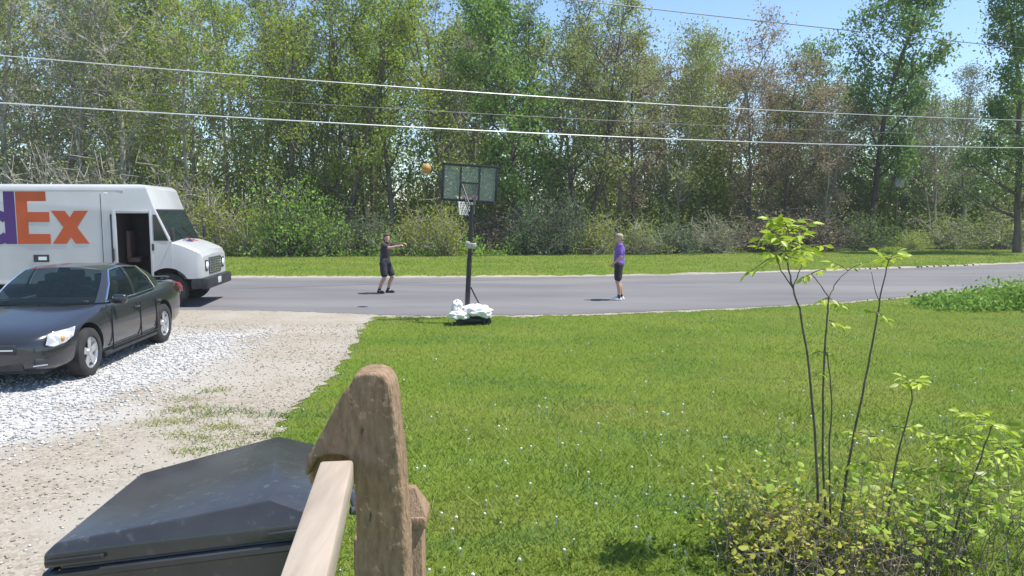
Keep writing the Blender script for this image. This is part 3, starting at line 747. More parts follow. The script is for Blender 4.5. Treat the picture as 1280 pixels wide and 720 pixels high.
def well_cut(me, x, sgn, r=.52, z=.45):
    c = bmesh.new(); bmesh.ops.create_cone(c, cap_ends=True, segments=32, radius1=r, radius2=r, depth=.9, matrix=Matrix.Translation((x, sgn * HW, z)) @ Matrix.Rotation(PI / 2, 4, 'X'))
    return boolean_cut(me, c)
me = well_cut(me, 0, -1); me = well_cut(me, 0, 1); me = well_cut(me, -4.3, -1); me = well_cut(me, -4.3, 1)
me.materials.clear(); me.materials.append(M['van_white']); me.materials.append(M['dark_interior'])
for p in me.polygons:
    c = p.center
    ins = abs(c.y) < HW - .03 and ((-1.12 < c.x < -.32 and .5 < c.z < 2.29) or (c.z < 1.0 and (abs(c.x) < .55 or abs(c.x + 4.3) < .55)))
    p.material_index = 1 if ins else 0
obj('body', me, None, van, 30)
Y0 = -HW
# open doorway: frame, track, bulkhead shelf
b = bmesh.new()
bm_box(b, -1.135, Y0 - .012, 1.42, .09, .03, 1.86, .006); bm_box(b, -.325, Y0 - .012, 1.42, .05, .03, 1.86, .006); bm_box(b, -.73, Y0 - .012, 2.31, .72, .03, .07, .006)
obj('door_frame', b, M['van_white'], van, 40)
box('door_seal', (-1.205, Y0 - .004, 1.6), (.045, .014, 1.3), M['black_plastic'], van, .003)
b = bmesh.new(); bm_box(b, -.87, -.55, 1.15, .3, .5, .12, .03); bm_box(b, -.99, -.55, 1.5, .1, .46, .7, .03); obj('driver_seat', b, mat('seat_brown', (.10, .06, .05), rough=.8), van, 40)
box('grab_handle', (-1.17, Y0 - .05, 1.3), (.03, .03, .3), M['black_plastic'], van, .01)
box('door_handle', (-.29, Y0 - .02, 1.47), (.05, .03, .16), M['black_plastic'], van, .008)
# visor band is the body; windscreen
def slant(y, t): return (-.22 + (.13 + .22) * t, y, 2.36 + (1.58 - 2.36) * t)
b = bmesh.new(); bm_panel(b, [[slant(-1.04, .05), slant(-1.04, .95), slant(1.04, .95), slant(1.04, .05)]], .012); obj('windscreen', b, M['glass'], van)
b = bmesh.new()
for y0, y1, t0, t1 in ((-1.09, -1.04, .0, 1), (1.04, 1.09, .0, 1), (-.02, .02, .05, .95), (-1.04, 1.04, .0, .05), (-1.04, 1.04, .95, 1.0)):
    bm_panel(b, [[slant(y0, t0), slant(y0, t1), slant(y1, t1), slant(y1, t0)]], .018)
obj('windscreen_seal', b, M['black_plastic'], van)
b = bmesh.new(); 
for y in (-.4, .45):
    b = bmesh.new(); bm_tube(b, [Vector(slant(y + .3, .97)) + Vector((.04, 0, .02)), Vector(slant(y - .35, .55)) + Vector((.035, 0, .02))], .012, 5); obj('wiper', b, M['black_plastic'], van)
for sg in (-1, 1):
    yy = sg * HW
    q = [(-.27, yy, 1.62), (.06, yy, 1.62), (-.20, yy, 2.24), (-.27, yy, 2.24)]
    b = bmesh.new(); bm_panel(b, [q if sg < 0 else q[::-1]], .008); obj('side_window', b, M['glass'], van)
b = bmesh.new()
for sg in (-1, 1):
    b = bmesh.new(); bm_tube(b, [(.16, sg * 1.0, 1.72), (.22, sg * 1.32, 1.76)], .014, 6); bm_box(b, .22, sg * 1.36, 1.78, .06, .2, .3, .02)
    obj('mirror', b, M['black_plastic'], van, 40)
# hood, fenders, grille
def ring(x, hw, zt, zb, zs):
    return [(x, -hw, zb), (x, -hw, zs), (x, -hw * .985, zt - .035), (x, -hw * .955, zt), (x, 0, zt + .05), (x, hw * .955, zt), (x, hw * .985, zt - .035), (x, hw, zs), (x, hw, zb)]
b = bmesh.new(); R_ = [[b.verts.new(p) for p in r] for r in (ring(.10, 1.15, 1.60, .70, 1.42), ring(.34, 1.145, 1.53, .70, 1.36), ring(.66, 1.12, 1.40, .70, 1.24), ring(.74, 1.10, 1.34, .70, 1.18), ring(.80, 1.06, 1.22, .72, 1.10))]
for a, c in zip(R_, R_[1:]):
    for k in range(len(a)): b.faces.new((a[k], a[(k + 1) % len(a)], c[(k + 1) % len(a)], c[k]))
b.faces.new(R_[0]); b.faces.new(R_[-1]); bmesh.ops.recalc_face_normals(b, faces=b.faces)
me = bpy.data.meshes.new('hood'); b.to_mesh(me); b.free(); me = well_cut(me, 0, -1); me = well_cut(me, 0, 1); me.materials.clear()
hood = obj('hood', me, M['van_white'], van, 24)
b = bmesh.new(); bm_box(b, .805, 0, .98, .03, 1.10, .40, .01); gr = obj('grille', b, M['black_plastic'], van, 40)
for k in range(6): box('grille_bar', (.822, 0, .82 + k * .065), (.02, 1.06, .026), M['chrome'], gr, .004)
for k in range(7): box('grille_bar', (.819, -.5 + k * 1.0 / 6, .98), (.016, .02, .38), M['chrome'], gr, .003)
for sg in (-1, 1):
    b = bmesh.new(); bm_box(b, .805, sg * .76, 1.0, .03, .24, .26, .02); hl = obj('headlight', b, M['black_plastic'], van, 40)
    b = bmesh.new(); bm_lathe(b, [(0, .10), (.02, .085), (.03, .001)], 20, 'z'); bmesh.ops.rotate(b, cent=(0, 0, 0), matrix=Matrix.Rotation(PI / 2, 3, 'Y'), verts=b.verts); bmesh.ops.translate(b, vec=(.82, sg * .76, 1.0), verts=b.verts); obj('lens', b, M['lamp'], hl, 50)
b = bmesh.new(); bm_box(b, .84, 0, .58, .18, 2.3, .27, .04); bm_box(b, .68, -1.08, .58, .3, .12, .26, .03); bm_box(b, .68, 1.08, .58, .3, .12, .26, .03); obj('bumper', b, M['black_plastic'], van, 40)
box('number_plate', (.935, -.1, .60), (.012, .30, .15), mat('plate', (.55, .56, .58), rough=.4), van, .003)
b = bmesh.new(); bm_box(b, -3.2, 0, .56, 6.1, 1.5, .2, .03); bm_box(b, -2.1, -HW + .08, .60, 2.9, .14, .14, .02); obj('chassis', b, M['black_plastic'], van)
box('tank', (-1.9, -.72, .5), (1.0, .5, .36), M['black_plastic'], van, .08)
b = bmesh.new(); bm_box(b, -3.4, Y0 - .006, .68, 5.2, .02, .07, .004); obj('rub_rail', b, M['alloy'], van)
b = bmesh.new(); bm_box(b, -3.55, Y0 - .008, 2.80, 5.3, .024, .05, .006); obj('drip_rail', b, M['van_white'], van)
for x in (-1.30, -5.6): box('marker_light', (x, Y0 - .006, 2.74), (.1, .03, .055), M['lamp'], van, .008)
b = bmesh.new(); bm_box(b, -2.79, Y0 - .006, 1.22, .34, .014, .17, .004); pl = obj('side_badge', b, M['black_plastic'], van)
box('badge_mark', (-2.76, Y0 - .015, 1.22), (.18, .006, .08), M['lamp'], pl)
for x in (-1.42, -4.0): box('panel_seam', (x, Y0 - .003, 1.72), (.012, .008, 2.0), M['black_plastic'], van)
# lettering F e d E x
def letter(polys, m, name):
    b = bmesh.new()
    for k, poly in enumerate(polys):
        d = .006 + .0015 * k
        bm_prism(b, poly, Y0 - d, Y0 + .004)
    obj(name, b, m, van)
xz0, xz1 = 1.56, 2.33; Et = 2.78
def ringpoly(cx, cz, ro, ri, a0, a1, n=18):
    out = []
    for k in range(n):
        t0 = a0 + (a1 - a0) * k / n; t1 = a0 + (a1 - a0) * (k + 1) / n
        out.append([(cx + ro * math.cos(t0), cz + ro * math.sin(t0)), (cx + ro * math.cos(t1), cz + ro * math.sin(t1)), (cx + ri * math.cos(t1), cz + ri * math.sin(t1)), (cx + ri * math.cos(t0), cz + ri * math.sin(t0))])
    return out
x0, x1 = -2.52, -1.71; wv = .265
letter([[(x0, xz1), (x0 + wv + .04, xz1), (x1, xz0), (x1 - wv - .04, xz0)], [(x0, xz0), (x0 + wv + .04, xz0), (x1, xz1), (x1 - wv - .04, xz1)]], M['orange'], 'letter_x')
e1 = -2.56; e0 = e1 - .72
letter([[(e0, xz0), (e0 + .25, xz0), (e0 + .25, Et), (e0, Et)], [(e0 + .25, Et - .23), (e1 - .06, Et - .23), (e1 - .06, Et), (e0 + .25, Et)], [(e0 + .25, xz0), (e1, xz0), (e1, xz0 + .23), (e0 + .25, xz0 + .23)], [(e0 + .25, 2.07), (e1, 2.07), (e1, 2.30), (e0 + .25, 2.30)]], M['orange'], 'letter_e')
d1 = e0 - .02
def flat(rings): return rings
b = bmesh.new()
bm_prism(b, [(d1 - .24, xz0), (d1, xz0), (d1, Et), (d1 - .24, Et)], Y0 - .006, Y0 + .004)
for q in ringpoly(d1 - .42, (xz0 + xz1) / 2, .40, .18, PI * .22, PI * 1.78): bm_prism(b, q, Y0 - .0085, Y0 + .004)
obj('letter_d', b, M['purple_vinyl'], van)
b = bmesh.new()
for q in ringpoly(d1 - 1.24, (xz0 + xz1) / 2, .40, .18, 0, PI * 1.78): bm_prism(b, q, Y0 - .0085, Y0 + .004)
bm_prism(b, [(d1 - 1.44, 1.90), (d1 - .86, 1.90), (d1 - .86, 2.04), (d1 - 1.44, 2.04)], Y0 - .006, Y0 + .004)
obj('letter_e', b, M['purple_vinyl'], van)
f1 = d1 - 1.5
letter([[(f1 - .66, xz0), (f1 - .41, xz0), (f1 - .41, Et), (f1 - .66, Et)], [(f1 - .41, Et - .23), (f1, Et - .23), (f1, Et), (f1 - .41, Et)], [(f1 - .41, 2.02), (f1 - .1, 2.02), (f1 - .1, 2.25), (f1 - .41, 2.25)]], M['purple_vinyl'], 'letter_f')
# small wordmark on the hood
def text_mesh(s, size, m, name, parent, mw):
    cu = bpy.data.curves.new('t', 'FONT'); cu.body = s; cu.size = size; cu.extrude = .003; cu.offset = .006; cu.resolution_u = 2
    o = bpy.data.objects.new('t', cu); COL.objects.link(o); me = evaluated(o); bpy.data.objects.remove(o)
    o = obj(name, me, m, parent); o.matrix_local = mw; return o
hm = Matrix.Translation((.36, -.5, 1.573)) @ Matrix.Rotation(math.radians(21), 4, 'Y') @ Matrix.Rotation(PI / 2, 4, 'Z')
text_mesh('Fed', .26, M['purple_vinyl'], 'hood_lettering', van, hm)
text_mesh('Ex', .26, M['orange'], 'hood_lettering', van, hm @ Matrix.Translation((.46, 0, 0)))
for sg in (-1, 1):
    wheel(van, 0, sg * (HW - .17), .42, .26, sg, 5, True); wheel(van, -4.3, sg * (HW - .19), .42, .3, sg, 5, True)

# ------------------------------------------------------------------ sedan
M['car_paint'] = mat('car_paint', (0.040, 0.042, 0.049), rough=.25, metal=.4, coat=.8)
c1, c2 = G(105, 470.5), G(193, 430.5)
hd = (c1 - c2); ang = math.atan2(hd.y, hd.x)
fx = hd.normalized(); left = Vector((-fx.y, fx.x, 0))
car_o = c1 - fx * 1.405 - left * .79
car = empty('sedan', car_o, ang); tag(car, 'dark grey four door sedan parked on the white gravel', 'car')
ST = [(2.42, .46, .40, .60), (2.36, .66, .27, .68), (2.22, .80, .22, .75), (1.95, .885, .20, .81), (1.45, .915, .20, .885), (1.0, .92, .20, .965), (.4, .925, .20, .97), (-.4, .925, .20, .975), (-1.2, .925, .20, .99), (-1.7, .92, .20, 1.03), (-2.2, .895, .24, 1.035), (-2.52, .83, .30, 1.01), (-2.64, .72, .36, .93), (-2.69, .55, .45, .80)]
def csec(x, w, zb, zt):
    h = zt - zb
    half = [(w * .80, zb), (w * .95, zb + .07), (w * .985, zb + .17), (w, zb + h * .48), (w * .99, zb + h * .66), (w * .955, zb + h * .86), (w * .90, zt - .025), (w * .80, zt)]
    return [(x, -y, z) for y, z in half] + [(x, 0, zt + .028)] + [(x, y, z) for y, z in half[::-1]]
b = bmesh.new(); RR = [[b.verts.new(p) for p in csec(*s)] for s in ST]
for a, c in zip(RR, RR[1:]):
    for k in range(len(a)): b.faces.new((a[k], a[(k + 1) % len(a)], c[(k + 1) % len(a)], c[k]))
b.faces.new(RR[0]); b.faces.new(RR[-1]); bmesh.ops.recalc_face_normals(b, faces=b.faces)
me = bpy.data.meshes.new('b'); b.to_mesh(me); b.free()
tmp = bpy.data.objects.new('tmp', me); COL.objects.link(tmp); sm = tmp.modifiers.new('s', 'SUBSURF'); sm.levels = 1; me = evaluated(tmp); bpy.data.objects.remove(tmp)
WR = .345
for x in (1.405, -1.405):
    for sg in (-1, 1):
        c = bmesh.new(); bmesh.ops.create_cone(c, cap_ends=True, segments=36, radius1=.405, radius2=.405, depth=.6, matrix=Matrix.Translation((x, sg * .9, .36)) @ Matrix.Rotation(PI / 2, 4, 'X'))
        me = boolean_cut(me, c)
me.materials.clear(); me.materials.append(M['car_paint']); me.materials.append(M['black_plastic'])
for p in me.polygons:
    c = p.center
    d = min(math.hypot(c.x - 1.405, c.z - .36), math.hypot(c.x + 1.405, c.z - .36))
    p.material_index = 1 if (d < .407 and abs(c.y) < .895 and c.z < .8) and (d > .39 or abs(c.y) < .7) else 0
obj('body', me, None, car, 32)
BELT = [(1.10, 0, .985), (1.00, .45, .975), (.82, .72, .965), (.66, .80, .955), (-.28, .835, .965), (-.37, .835, .967), (-1.22, .815, .99), (-1.74, .70, 1.04), (-1.88, .40, 1.055), (-1.93, 0, 1.06)]
ROOF = [(.27, 0, 1.445), (.24, .34, 1.435), (.15, .555, 1.405), (.06, .60, 1.405), (-.30, .625, 1.435), (-.39, .625, 1.435), (-.98, .60, 1.395), (-1.20, .53, 1.375), (-1.28, .30, 1.405), (-1.31, 0, 1.41)]
def strip_mesh(i0, i1, sg, inset=0.0, bul=.035, t0=0.0, t1=1.0, off=0.0):
    b = bmesh.new(); rows = []
    for i in range(i0, i1 + 1):
        A, B = Vector(BELT[i]), Vector(ROOF[i]); row = []
        for k in range(6):
            t = t0 + (t1 - t0) * k / 5; p = A.lerp(B, t)
            o = Vector((p.x * .25 + .1 if i < 3 or i > 6 else 0, p.y, .35)).normalized() * (bul * math.sin(PI * t) + off); p = p + o
            row.append((p.x, p.y * sg, p.z))
        rows.append(row)
    rr = [[b.verts.new(p) for p in r] for r in rows]
    for a, c in zip(rr, rr[1:]):
        for k in range(5): b.faces.new((a[k], a[k + 1], c[k + 1], c[k]))
    return b
def both(i0, i1, **k):
    b = strip_mesh(i0, i1, 1, **k); b2 = strip_mesh(i0, i1, -1, **k)
    me2 = bpy.data.meshes.new('x'); b2.to_mesh(me2); b2.free(); b.from_mesh(me2)
    bmesh.ops.remove_doubles(b, verts=b.verts, dist=.0005); bmesh.ops.recalc_face_normals(b, faces=b.faces); return b
M['car_glass'] = bpy.data.materials.new('car_glass'); M['car_glass'].use_nodes = True; nt = M['car_glass'].node_tree
pr = nt.nodes['Principled BSDF']; pr.inputs['Base Color'].default_value = (.015, .025, .028, 1); pr.inputs['Roughness'].default_value = .05; pr.inputs['Specular IOR Level'].default_value = .6
trn = N(nt, 'ShaderNodeBsdfTransparent'); trn.inputs[0].default_value = (.55, .66, .64, 1); mx = N(nt, 'ShaderNodeMixShader'); mx.inputs[0].default_value = .45
nt.links.new(trn.outputs[0], mx.inputs[1]); nt.links.new(pr.outputs[0], mx.inputs[2]); nt.links.new(mx.outputs[0], nt.nodes['Material Output'].inputs[0])
M['seat'] = mat('seat_cloth', (.10, .095, .09), (.07, .066, .062), scale=12, rough=.9)
for x in (-.25, -1.05):
    for y in (-.38, .38):
        b = bmesh.new(); bm_box(b, x, y, 1.06, .14, .46, .30, .05, rot=Matrix.Rotation(-.2, 3, 'Y')); bm_box(b, x - .04, y, 1.26, .09, .24, .13, .03); obj('seat', b, M['seat'], car, 50)
b = bmesh.new(); bm_box(b, .62, 0, .985, .5, 1.3, .05, .02); obj('dashboard', b, M['black_plastic'], car, 40)
b = bmesh.new(); bm_tube(b, [Vector((.30 + .06 * math.cos(a), .38 + .18 * math.sin(a), 1.03 + .15 * math.cos(a))) for a in [2 * PI * k / 20 for k in range(21)]], .016, 6); obj('steering_wheel', b, M['black_plastic'], car, 50)
box('inside_mirror', (.34, 0, 1.36), (.03, .22, .06), M['black_plastic'], car, .01)
obj('windscreen', both(0, 2), M['car_glass'], car, 60); obj('rear_window', both(7, 9), M['car_glass'], car, 60)
for sg in (1, -1):
    for i0, i1 in ((3, 4), (5, 6)):
        b = strip_mesh(i0, i1, sg); bmesh.ops.recalc_face_normals(b, faces=b.faces); obj('side_window', b, M['car_glass'], car, 60)
    for i0, i1 in ((2, 3), (4, 5), (6, 7)):
        b = strip_mesh(i0, i1, sg, off=.008); bmesh.ops.recalc_face_normals(b, faces=b.faces); obj('pillar', b, M['car_paint'], car, 60)
    # bright trim round the side glass
    def gp(i, t, o=.014):
        A, B = Vector(BELT[i]), Vector(ROOF[i]); p = A.lerp(B, t); p += Vector((0, p.y, .35)).normalized() * (.035 * math.sin(PI * t) + o); return Vector((p.x, p.y * sg, p.z))
    pts = [gp(3, .03), gp(3, .5), gp(3, .97), gp(4, .98), gp(5, .98), gp(6, .96), gp(6, .5), gp(6, .03)]
    tube('window_trim', pts, .014, M['chrome'], car, 5)
    tube('window_sill_trim', [gp(3, .01), gp(4, .01), gp(5, .01), gp(6, .01)], .009, M['chrome'], car, 5)
    b = bmesh.new(); bm_box(b, .56, sg * .98, 1.0, .11, .2, .14, .035); bm_tube(b, [(.6, sg * .84, .97), (.58, sg * .93, .98)], .025, 6); obj('mirror', b, M['car_paint'], car, 50)
    for x in (-.20, -1.10): box('door_handle', (x, sg * .925, .80), (.19, .03, .032), M['car_paint'], car, .01)
    b = bmesh.new()
    for x in (.72, -.34, -1.02):
        bm_box(b, x, sg * .922, .58, .010, .018, .58 if x > -1 else .5, 0)
    bm_box(b, -.15, sg * .917, .30, 1.75, .02, .010); obj('door_seam', b, M['black_plastic'], car)
    box('side_sill', (-.05, sg * .885, .235), (2.0, .05, .06), M['black_plastic'], car, .015)
    # lamps wrap round the corners
    def lampmesh(sts, z0, z1, off):
        b = bmesh.new(); rows = []
        for (x, y, dz0, dz1) in sts: rows.append([(x, y * sg, z0 + dz0), (x - .03 * (1 if x > 0 else -1), (y + off * .3) * sg, (z0 + z1 + dz0 + dz1) / 2), (x - .10 * (1 if x > 0 else -1), y * sg * .985, z1 + dz1)])
        rr = [[b.verts.new(p) for p in r] for r in rows]
        for a, c in zip(rr, rr[1:]):
            for k in range(2): b.faces.new((a[k], a[k + 1], c[k + 1], c[k]))
        bmesh.ops.recalc_face_normals(b, faces=b.faces); bmesh.ops.solidify(b, geom=b.faces[:], thickness=-.02); return b
    hl = obj('headlight', lampmesh([(2.30, .755, .025, -.01), (2.28, .79, .01, .01), (2.25, .82, .0, .02), (2.08, .885, .03, .035), (1.92, .905, .09, .045)], .575, .725, .02), M['car_lamp'], car, 60)
    b = bmesh.new(); bmesh.ops.create_uvsphere(b, u_segments=12, v_segments=8, radius=.035, matrix=Matrix.Translation((2.12, sg * .875, .66))); obj('turn_signal', b, M['amber'], hl, 60)
    tl = obj('tail_light', lampmesh([(-2.70, .62, 0, 0), (-2.66, .74, 0, 0), (-2.55, .84, .0, 0), (-2.36, .885, .03, -.01)], .80, .96, .02), M['red_lens'], car, 60)
b = bmesh.new()
ro = [(x, y, z) for x, y, z in ROOF]; ringL = [Vector(p) for p in ro]; 
rows = []
for p in ringL:
    r = []
    for k in range(9):
        s_ = k / 4 - 1; r.append((p.x + (.0), p.y * s_, p.z + .045 * (1 - s_ * s_) * (p.y / .63) + .006))
    rows.append(r)
rr = [[b.verts.new(q) for q in r] for r in rows]
for a, c in zip(rr, rr[1:]):
    for k in range(8):
        b.faces.new((a[k], a[k + 1], c[k + 1], c[k]))
bmesh.ops.remove_doubles(b, verts=b.verts, dist=.001); bmesh.ops.dissolve_degenerate(b, edges=b.edges, dist=.0005); bmesh.ops.recalc_face_normals(b, faces=b.faces)
obj('roof', b, M['car_paint'], car, 60)
b = bmesh.new(); bm_box(b, 2.405, 0, .56, .04, .9, .12, .015); gr = obj('grille', b, M['black_plastic'], car, 40)
box('grille_bar', (2.432, 0, .56), (.02, .86, .02), M['chrome'], gr, .004)
b = bmesh.new(); bm_box(b, 2.36, 0, .34, .06, 1.0, .12, .02); obj('lower_intake', b, M['black_plastic'], car, 40)
for sg in (-1, 1):
    fg = box('fog_light', (2.285, sg * .68, .38), (.07, .16, .10), M['black_plastic'], car, .02, rot=Matrix.Rotation(sg * .75, 3, 'Z')); 
    box('fog_trim', (2.325, sg * .69, .345), (.02, .17, .018), M['chrome'], fg, .005, rot=Matrix.Rotation(sg * .75, 3, 'Z'))
b = bmesh.new(); bm_box(b, -2.40, 0, 1.085, .16, 1.3, .025, .01); bm_box(b, -2.40, .5, 1.065, .08, .06, .04); bm_box(b, -2.40, -.5, 1.065, .08, .06, .04); obj('spoiler', b, M['car_paint'], car, 40)
b = bmesh.new(); bm_box(b, 0, 0, .26, 4.2, 1.2, .16, .02); obj('underbody', b, M['black_plastic'], car)
b = bmesh.new(); bm_tube(b, [(.95, -.5, 1.03), (.85, .1, 1.04)], .008, 5); obj('wiper', b, M['black_plastic'], car)
for x in (1.405, -1.405):
    for sg in (-1, 1): wheel(car, x, sg * .805, WR, .225, sg, 5)

# ------------------------------------------------------------------ basketball hoop
hb_ = G(583, 404); hoop = empty('basketball_hoop', hb_, math.radians(11))
hoop.rotation_euler = Euler((math.radians(-1.0), math.radians(3.2), math.radians(11)))
tag(hoop, 'portable basketball hoop with clear backboard on a black pole', 'basketball hoop')
M['black_metal'] = mat('black_metal', (0.012, 0.012, 0.014), (0.025, 0.025, 0.027), scale=10, rough=.45)
M['white_net'] = mat('white_net', (.78, .78, .76), rough=.8)
b = bmesh.new(); bm_tube(b, [(0, 0, .12), (0, 0, 1.35)], .052, 14); bm_tube(b, [(0, 0, 1.30), (0, 0, 2.45)], .045, 14); obj('pole', b, M['black_metal'], hoop, 50)
b = bmesh.new(); bm_lathe(b, [(1.55, .05), (1.56, .075), (1.66, .075), (1.67, .05)], 12, 'z'); bm_box(b, .07, -.05, 1.62, .1, .09, .10, .015); bm_box(b, -.06, -.06, 1.66, .09, .07, .07, .015)
obj('height_clamp', b, mat('clamp_white', (.42, .40, .36), rough=.5), hoop, 50)
tube('base_strut', [(.06, .02, .75), (.36, -.05, .2)], .016, M['black_metal'], hoop, 6)
YB = .50; ZC = 2.92; BW, BH = .57, .37
board = box('backboard', (0, YB, ZC), (2 * BW, .02, 2 * BH), None, hoop)
gm = bpy.data.materials.new('acrylic'); gm.use_nodes = True; nt = gm.node_tree
pr = nt.nodes['Principled BSDF']; pr.inputs['Base Color'].default_value = (.60, .66, .62, 1); pr.inputs['Roughness'].default_value = .3
trn = N(nt, 'ShaderNodeBsdfTransparent'); trn.inputs[0].default_value = (.86, .90, .88, 1); mx = N(nt, 'ShaderNodeMixShader'); mx.inputs[0].default_value = .16
nt.links.new(trn.outputs[0], mx.inputs[1]); nt.links.new(pr.outputs[0], mx.inputs[2]); nt.links.new(mx.outputs[0], nt.nodes['Material Output'].inputs[0])
board.data.materials.append(gm)
b = bmesh.new()
for (x, z, sx, sz) in ((0, ZC + BH, 2 * BW + .05, .05), (0, ZC - BH, 2 * BW + .05, .05), (-BW, ZC, .05, 2 * BH - .05), (BW, ZC, .05, 2 * BH - .05)):
    bm_box(b, x, YB, z, sx, .05, sz, .006)
obj('board_frame', b, M['black_metal'], hoop, 40)
b = bmesh.new()
for (x, z, sx, sz) in ((-.20, ZC, .035, 2 * BH - .05), (.20, ZC, .035, 2 * BH - .05), (0, ZC + .0, .37, .035)):
    bm_box(b, x, YB - .018, z, sx, .016, sz)
obj('target_lines', b, M['black_metal'], hoop)
for x in (-1, 1):
    b = bmesh.new(); bm_tube(b, [(x * .05, .0, 2.44), (x * .16, YB - .02, ZC - .04)], .018, 6); bm_tube(b, [(x * .05, -.02, 2.25), (x * .10, YB - .02, ZC - .30)], .018, 6); obj('support_arm', b, M['black_metal'], hoop, 50)
RZ = ZC - .26; RC = Vector((0, YB + .33, RZ))
b = bmesh.new(); pts = [RC + Vector((math.cos(a) * .228, math.sin(a) * .228, 0)) for a in [2 * PI * k / 24 for k in range(25)]]; bm_tube(b, pts, .011, 6)
bm_box(b, 0, YB + .06, RZ, .14, .1, .05, .008); rim = obj('rim', b, M['orange'], hoop, 50)
b = bmesh.new()
for k in range(12):
    for dk in (-1, 1):
        p = []
        for j in range(5):
            a = 2 * PI * (k + dk * j * .5) / 12; r = .225 - .085 * (j / 4) ** .7; p.append(RC + Vector((math.cos(a) * r, math.sin(a) * r, -.012 - j * .1)))
        bm_tube(b, p, .0075, 4)
obj('net', b, M['white_net'], rim)
# base with a plastic bag over it
b = bmesh.new(); bm_box(b, .12, -.02, .09, .70, .5, .14, .05); obj('base', b, M['black_metal'], hoop, 50)
for x in (-.16, .38):
    b = bmesh.new(); bm_lathe(b, [(-.03, .09), (-.03, .03), (.03, .03), (.03, .09)], 16, 'y', True); bmesh.ops.translate(b, vec=(x, -.28, .09), verts=b.verts); obj('wheel', b, M['rubber'], hoop, 40)
def crumple(name, c, s, seed, m, parent=None):
    R = random.Random(seed); b = bmesh.new(); bmesh.ops.create_icosphere(b, subdivisions=4, radius=1)
    from mathutils import noise
    for v in b.verts:
        n = noise.noise(v.co * 2.3 + Vector((seed, 0, 0))) * .35 + abs(noise.noise(v.co * 5 + Vector((0, seed, 0)))) * .22
        v.co = Vector((v.co.x * s[0] * (1 + n), v.co.y * s[1] * (1 + n), max(-.6, v.co.z) * s[2] * (1 + n)))
    bmesh.ops.translate(b, vec=c, verts=b.verts); return obj(name, b, m, parent, 180)
M['bag'] = mat('white_plastic_bag', (.84, .82, .78), (.76, .74, .70), scale=6, rough=.4, bump=.5, bscale=20)
bags = empty('weight_bags', hb_, 0); tag(bags, 'crumpled white plastic bags heaped over the hoop base', 'bags')
crumple('bag', (.20, -.08, .26), (.30, .26, .13), 3, M['bag'], bags); crumple('bag', (-.18, -.08, .33), (.11, .13, .15), 5, M['bag'], bags)
crumple('bag', (-.14, -.28, .19), (.20, .12, .10), 8, M['bag'], bags); crumple('bag', (.40, -.15, .22), (.12, .15, .11), 11, M['bag'], bags)

# ball in flight
bs = G(453, 384); bpz = 3.33; bxy = bs + Vector((sdir.x, sdir.y, 0)) * (bpz / sdir.z)
b = bmesh.new(); bmesh.ops.create_uvsphere(b, u_segments=24, v_segments=16, radius=.12)
ball = obj('basketball', b, mat('ball_orange', (.50, .28, .07), (.42, .21, .05), scale=40, rough=.6, bump=.3, bscale=120), None, 180); ball.location = (bxy.x, bxy.y, bpz)
tag(ball, 'orange basketball in mid air left of the backboard', 'basketball')
b = bmesh.new()
for mtx in (Matrix.Identity(3), Matrix.Rotation(PI / 2, 3, 'X'), Matrix.Rotation(PI / 2, 3, 'Y')):
    bm_tube(b, [mtx @ Vector((math.cos(a) * .1195, math.sin(a) * .1195, 0)) for a in [2 * PI * k / 24 for k in range(25)]], .0025, 4, cap=False)
obj('ball_seam', b, M['black_plastic'], ball)

# ------------------------------------------------------------------ people
def cap(b, p0, r0, p1, r1, n=14):
    p0, p1 = Vector(p0), Vector(p1); d = (p1 - p0); L = d.length; t = d / L
    nx = t.orthogonal().normalized(); ny = t.cross(nx); rings = []
    for k in range(5):
        a = -PI / 2 + PI / 2 * k / 4
        if k == 0: rings.append([b.verts.new(p0 - t * r0)])
        else: rings.append([b.verts.new(p0 + t * r0 * math.sin(a) + (nx * math.cos(q) + ny * math.sin(q)) * r0 * math.cos(a)) for q in [2 * PI * i / n for i in range(n)]])
    for k in range(5):
        a = PI / 2 * k / 4
        if k == 4: rings.append([b.verts.new(p1 + t * r1)])
        else: rings.append([b.verts.new(p1 + t * r1 * math.sin(a) + (nx * math.cos(q) + ny * math.sin(q)) * r1 * math.cos(a)) for q in [2 * PI * i / n for i in range(n)]])
    for a, c in zip(rings, rings[1:]):
        if len(a) == 1:
            for i in range(n): b.faces.new((a[0], c[(i + 1) % n], c[i]))
        elif len(c) == 1:
            for i in range(n): b.faces.new((a[i], a[(i + 1) % n], c[0]))
        else:
            for i in range(n): b.faces.new((a[i], a[(i + 1) % n], c[(i + 1) % n], c[i]))
def ell(b, c, s, rot=None):
    m = Matrix.Translation(c) @ (rot.to_4x4() if rot is not None else Matrix.Identity(4)) @ Matrix.Diagonal((*s, 1))
    bmesh.ops.create_uvsphere(b, u_segments=20, v_segments=14, radius=1, matrix=m)
def hand(b, wrist, d, palm_n, curl=.5, side=1):
    d = Vector(d).normalized(); n = Vector(palm_n); n = (n - d * n.dot(d)).normalized(); s = d.cross(n) * side
    w_ = Vector(wrist); 
    for o in (-.027, -.009, .009, .027): cap(b, w_ + s * o * .6, .017, w_ + d * .085 + s * o, .0135, 10)
    for o, L in ((-.030, .062), (-.010, .074), (.010, .080), (.030, .070)):
        p = w_ + d * .09 + s * o; dd = (d + n * curl * .6 + s * o * 3).normalized(); q = p + dd * L * .5; dd2 = (d + n * curl * 2.0).normalized(); e = q + dd2 * L * .5
        cap(b, p, .0095, q, .0088, 8); cap(b, q, .0088, e, .0075, 8)
    p = w_ + d * .03 + s * .03; q = p + (d * .6 + s * .8 + n * .2).normalized() * .04; e = q + (d * .9 + s * .3 + n * .4).normalized() * .03
    cap(b, p, .013, q, .011, 8); cap(b, q, .011, e, .009, 8)
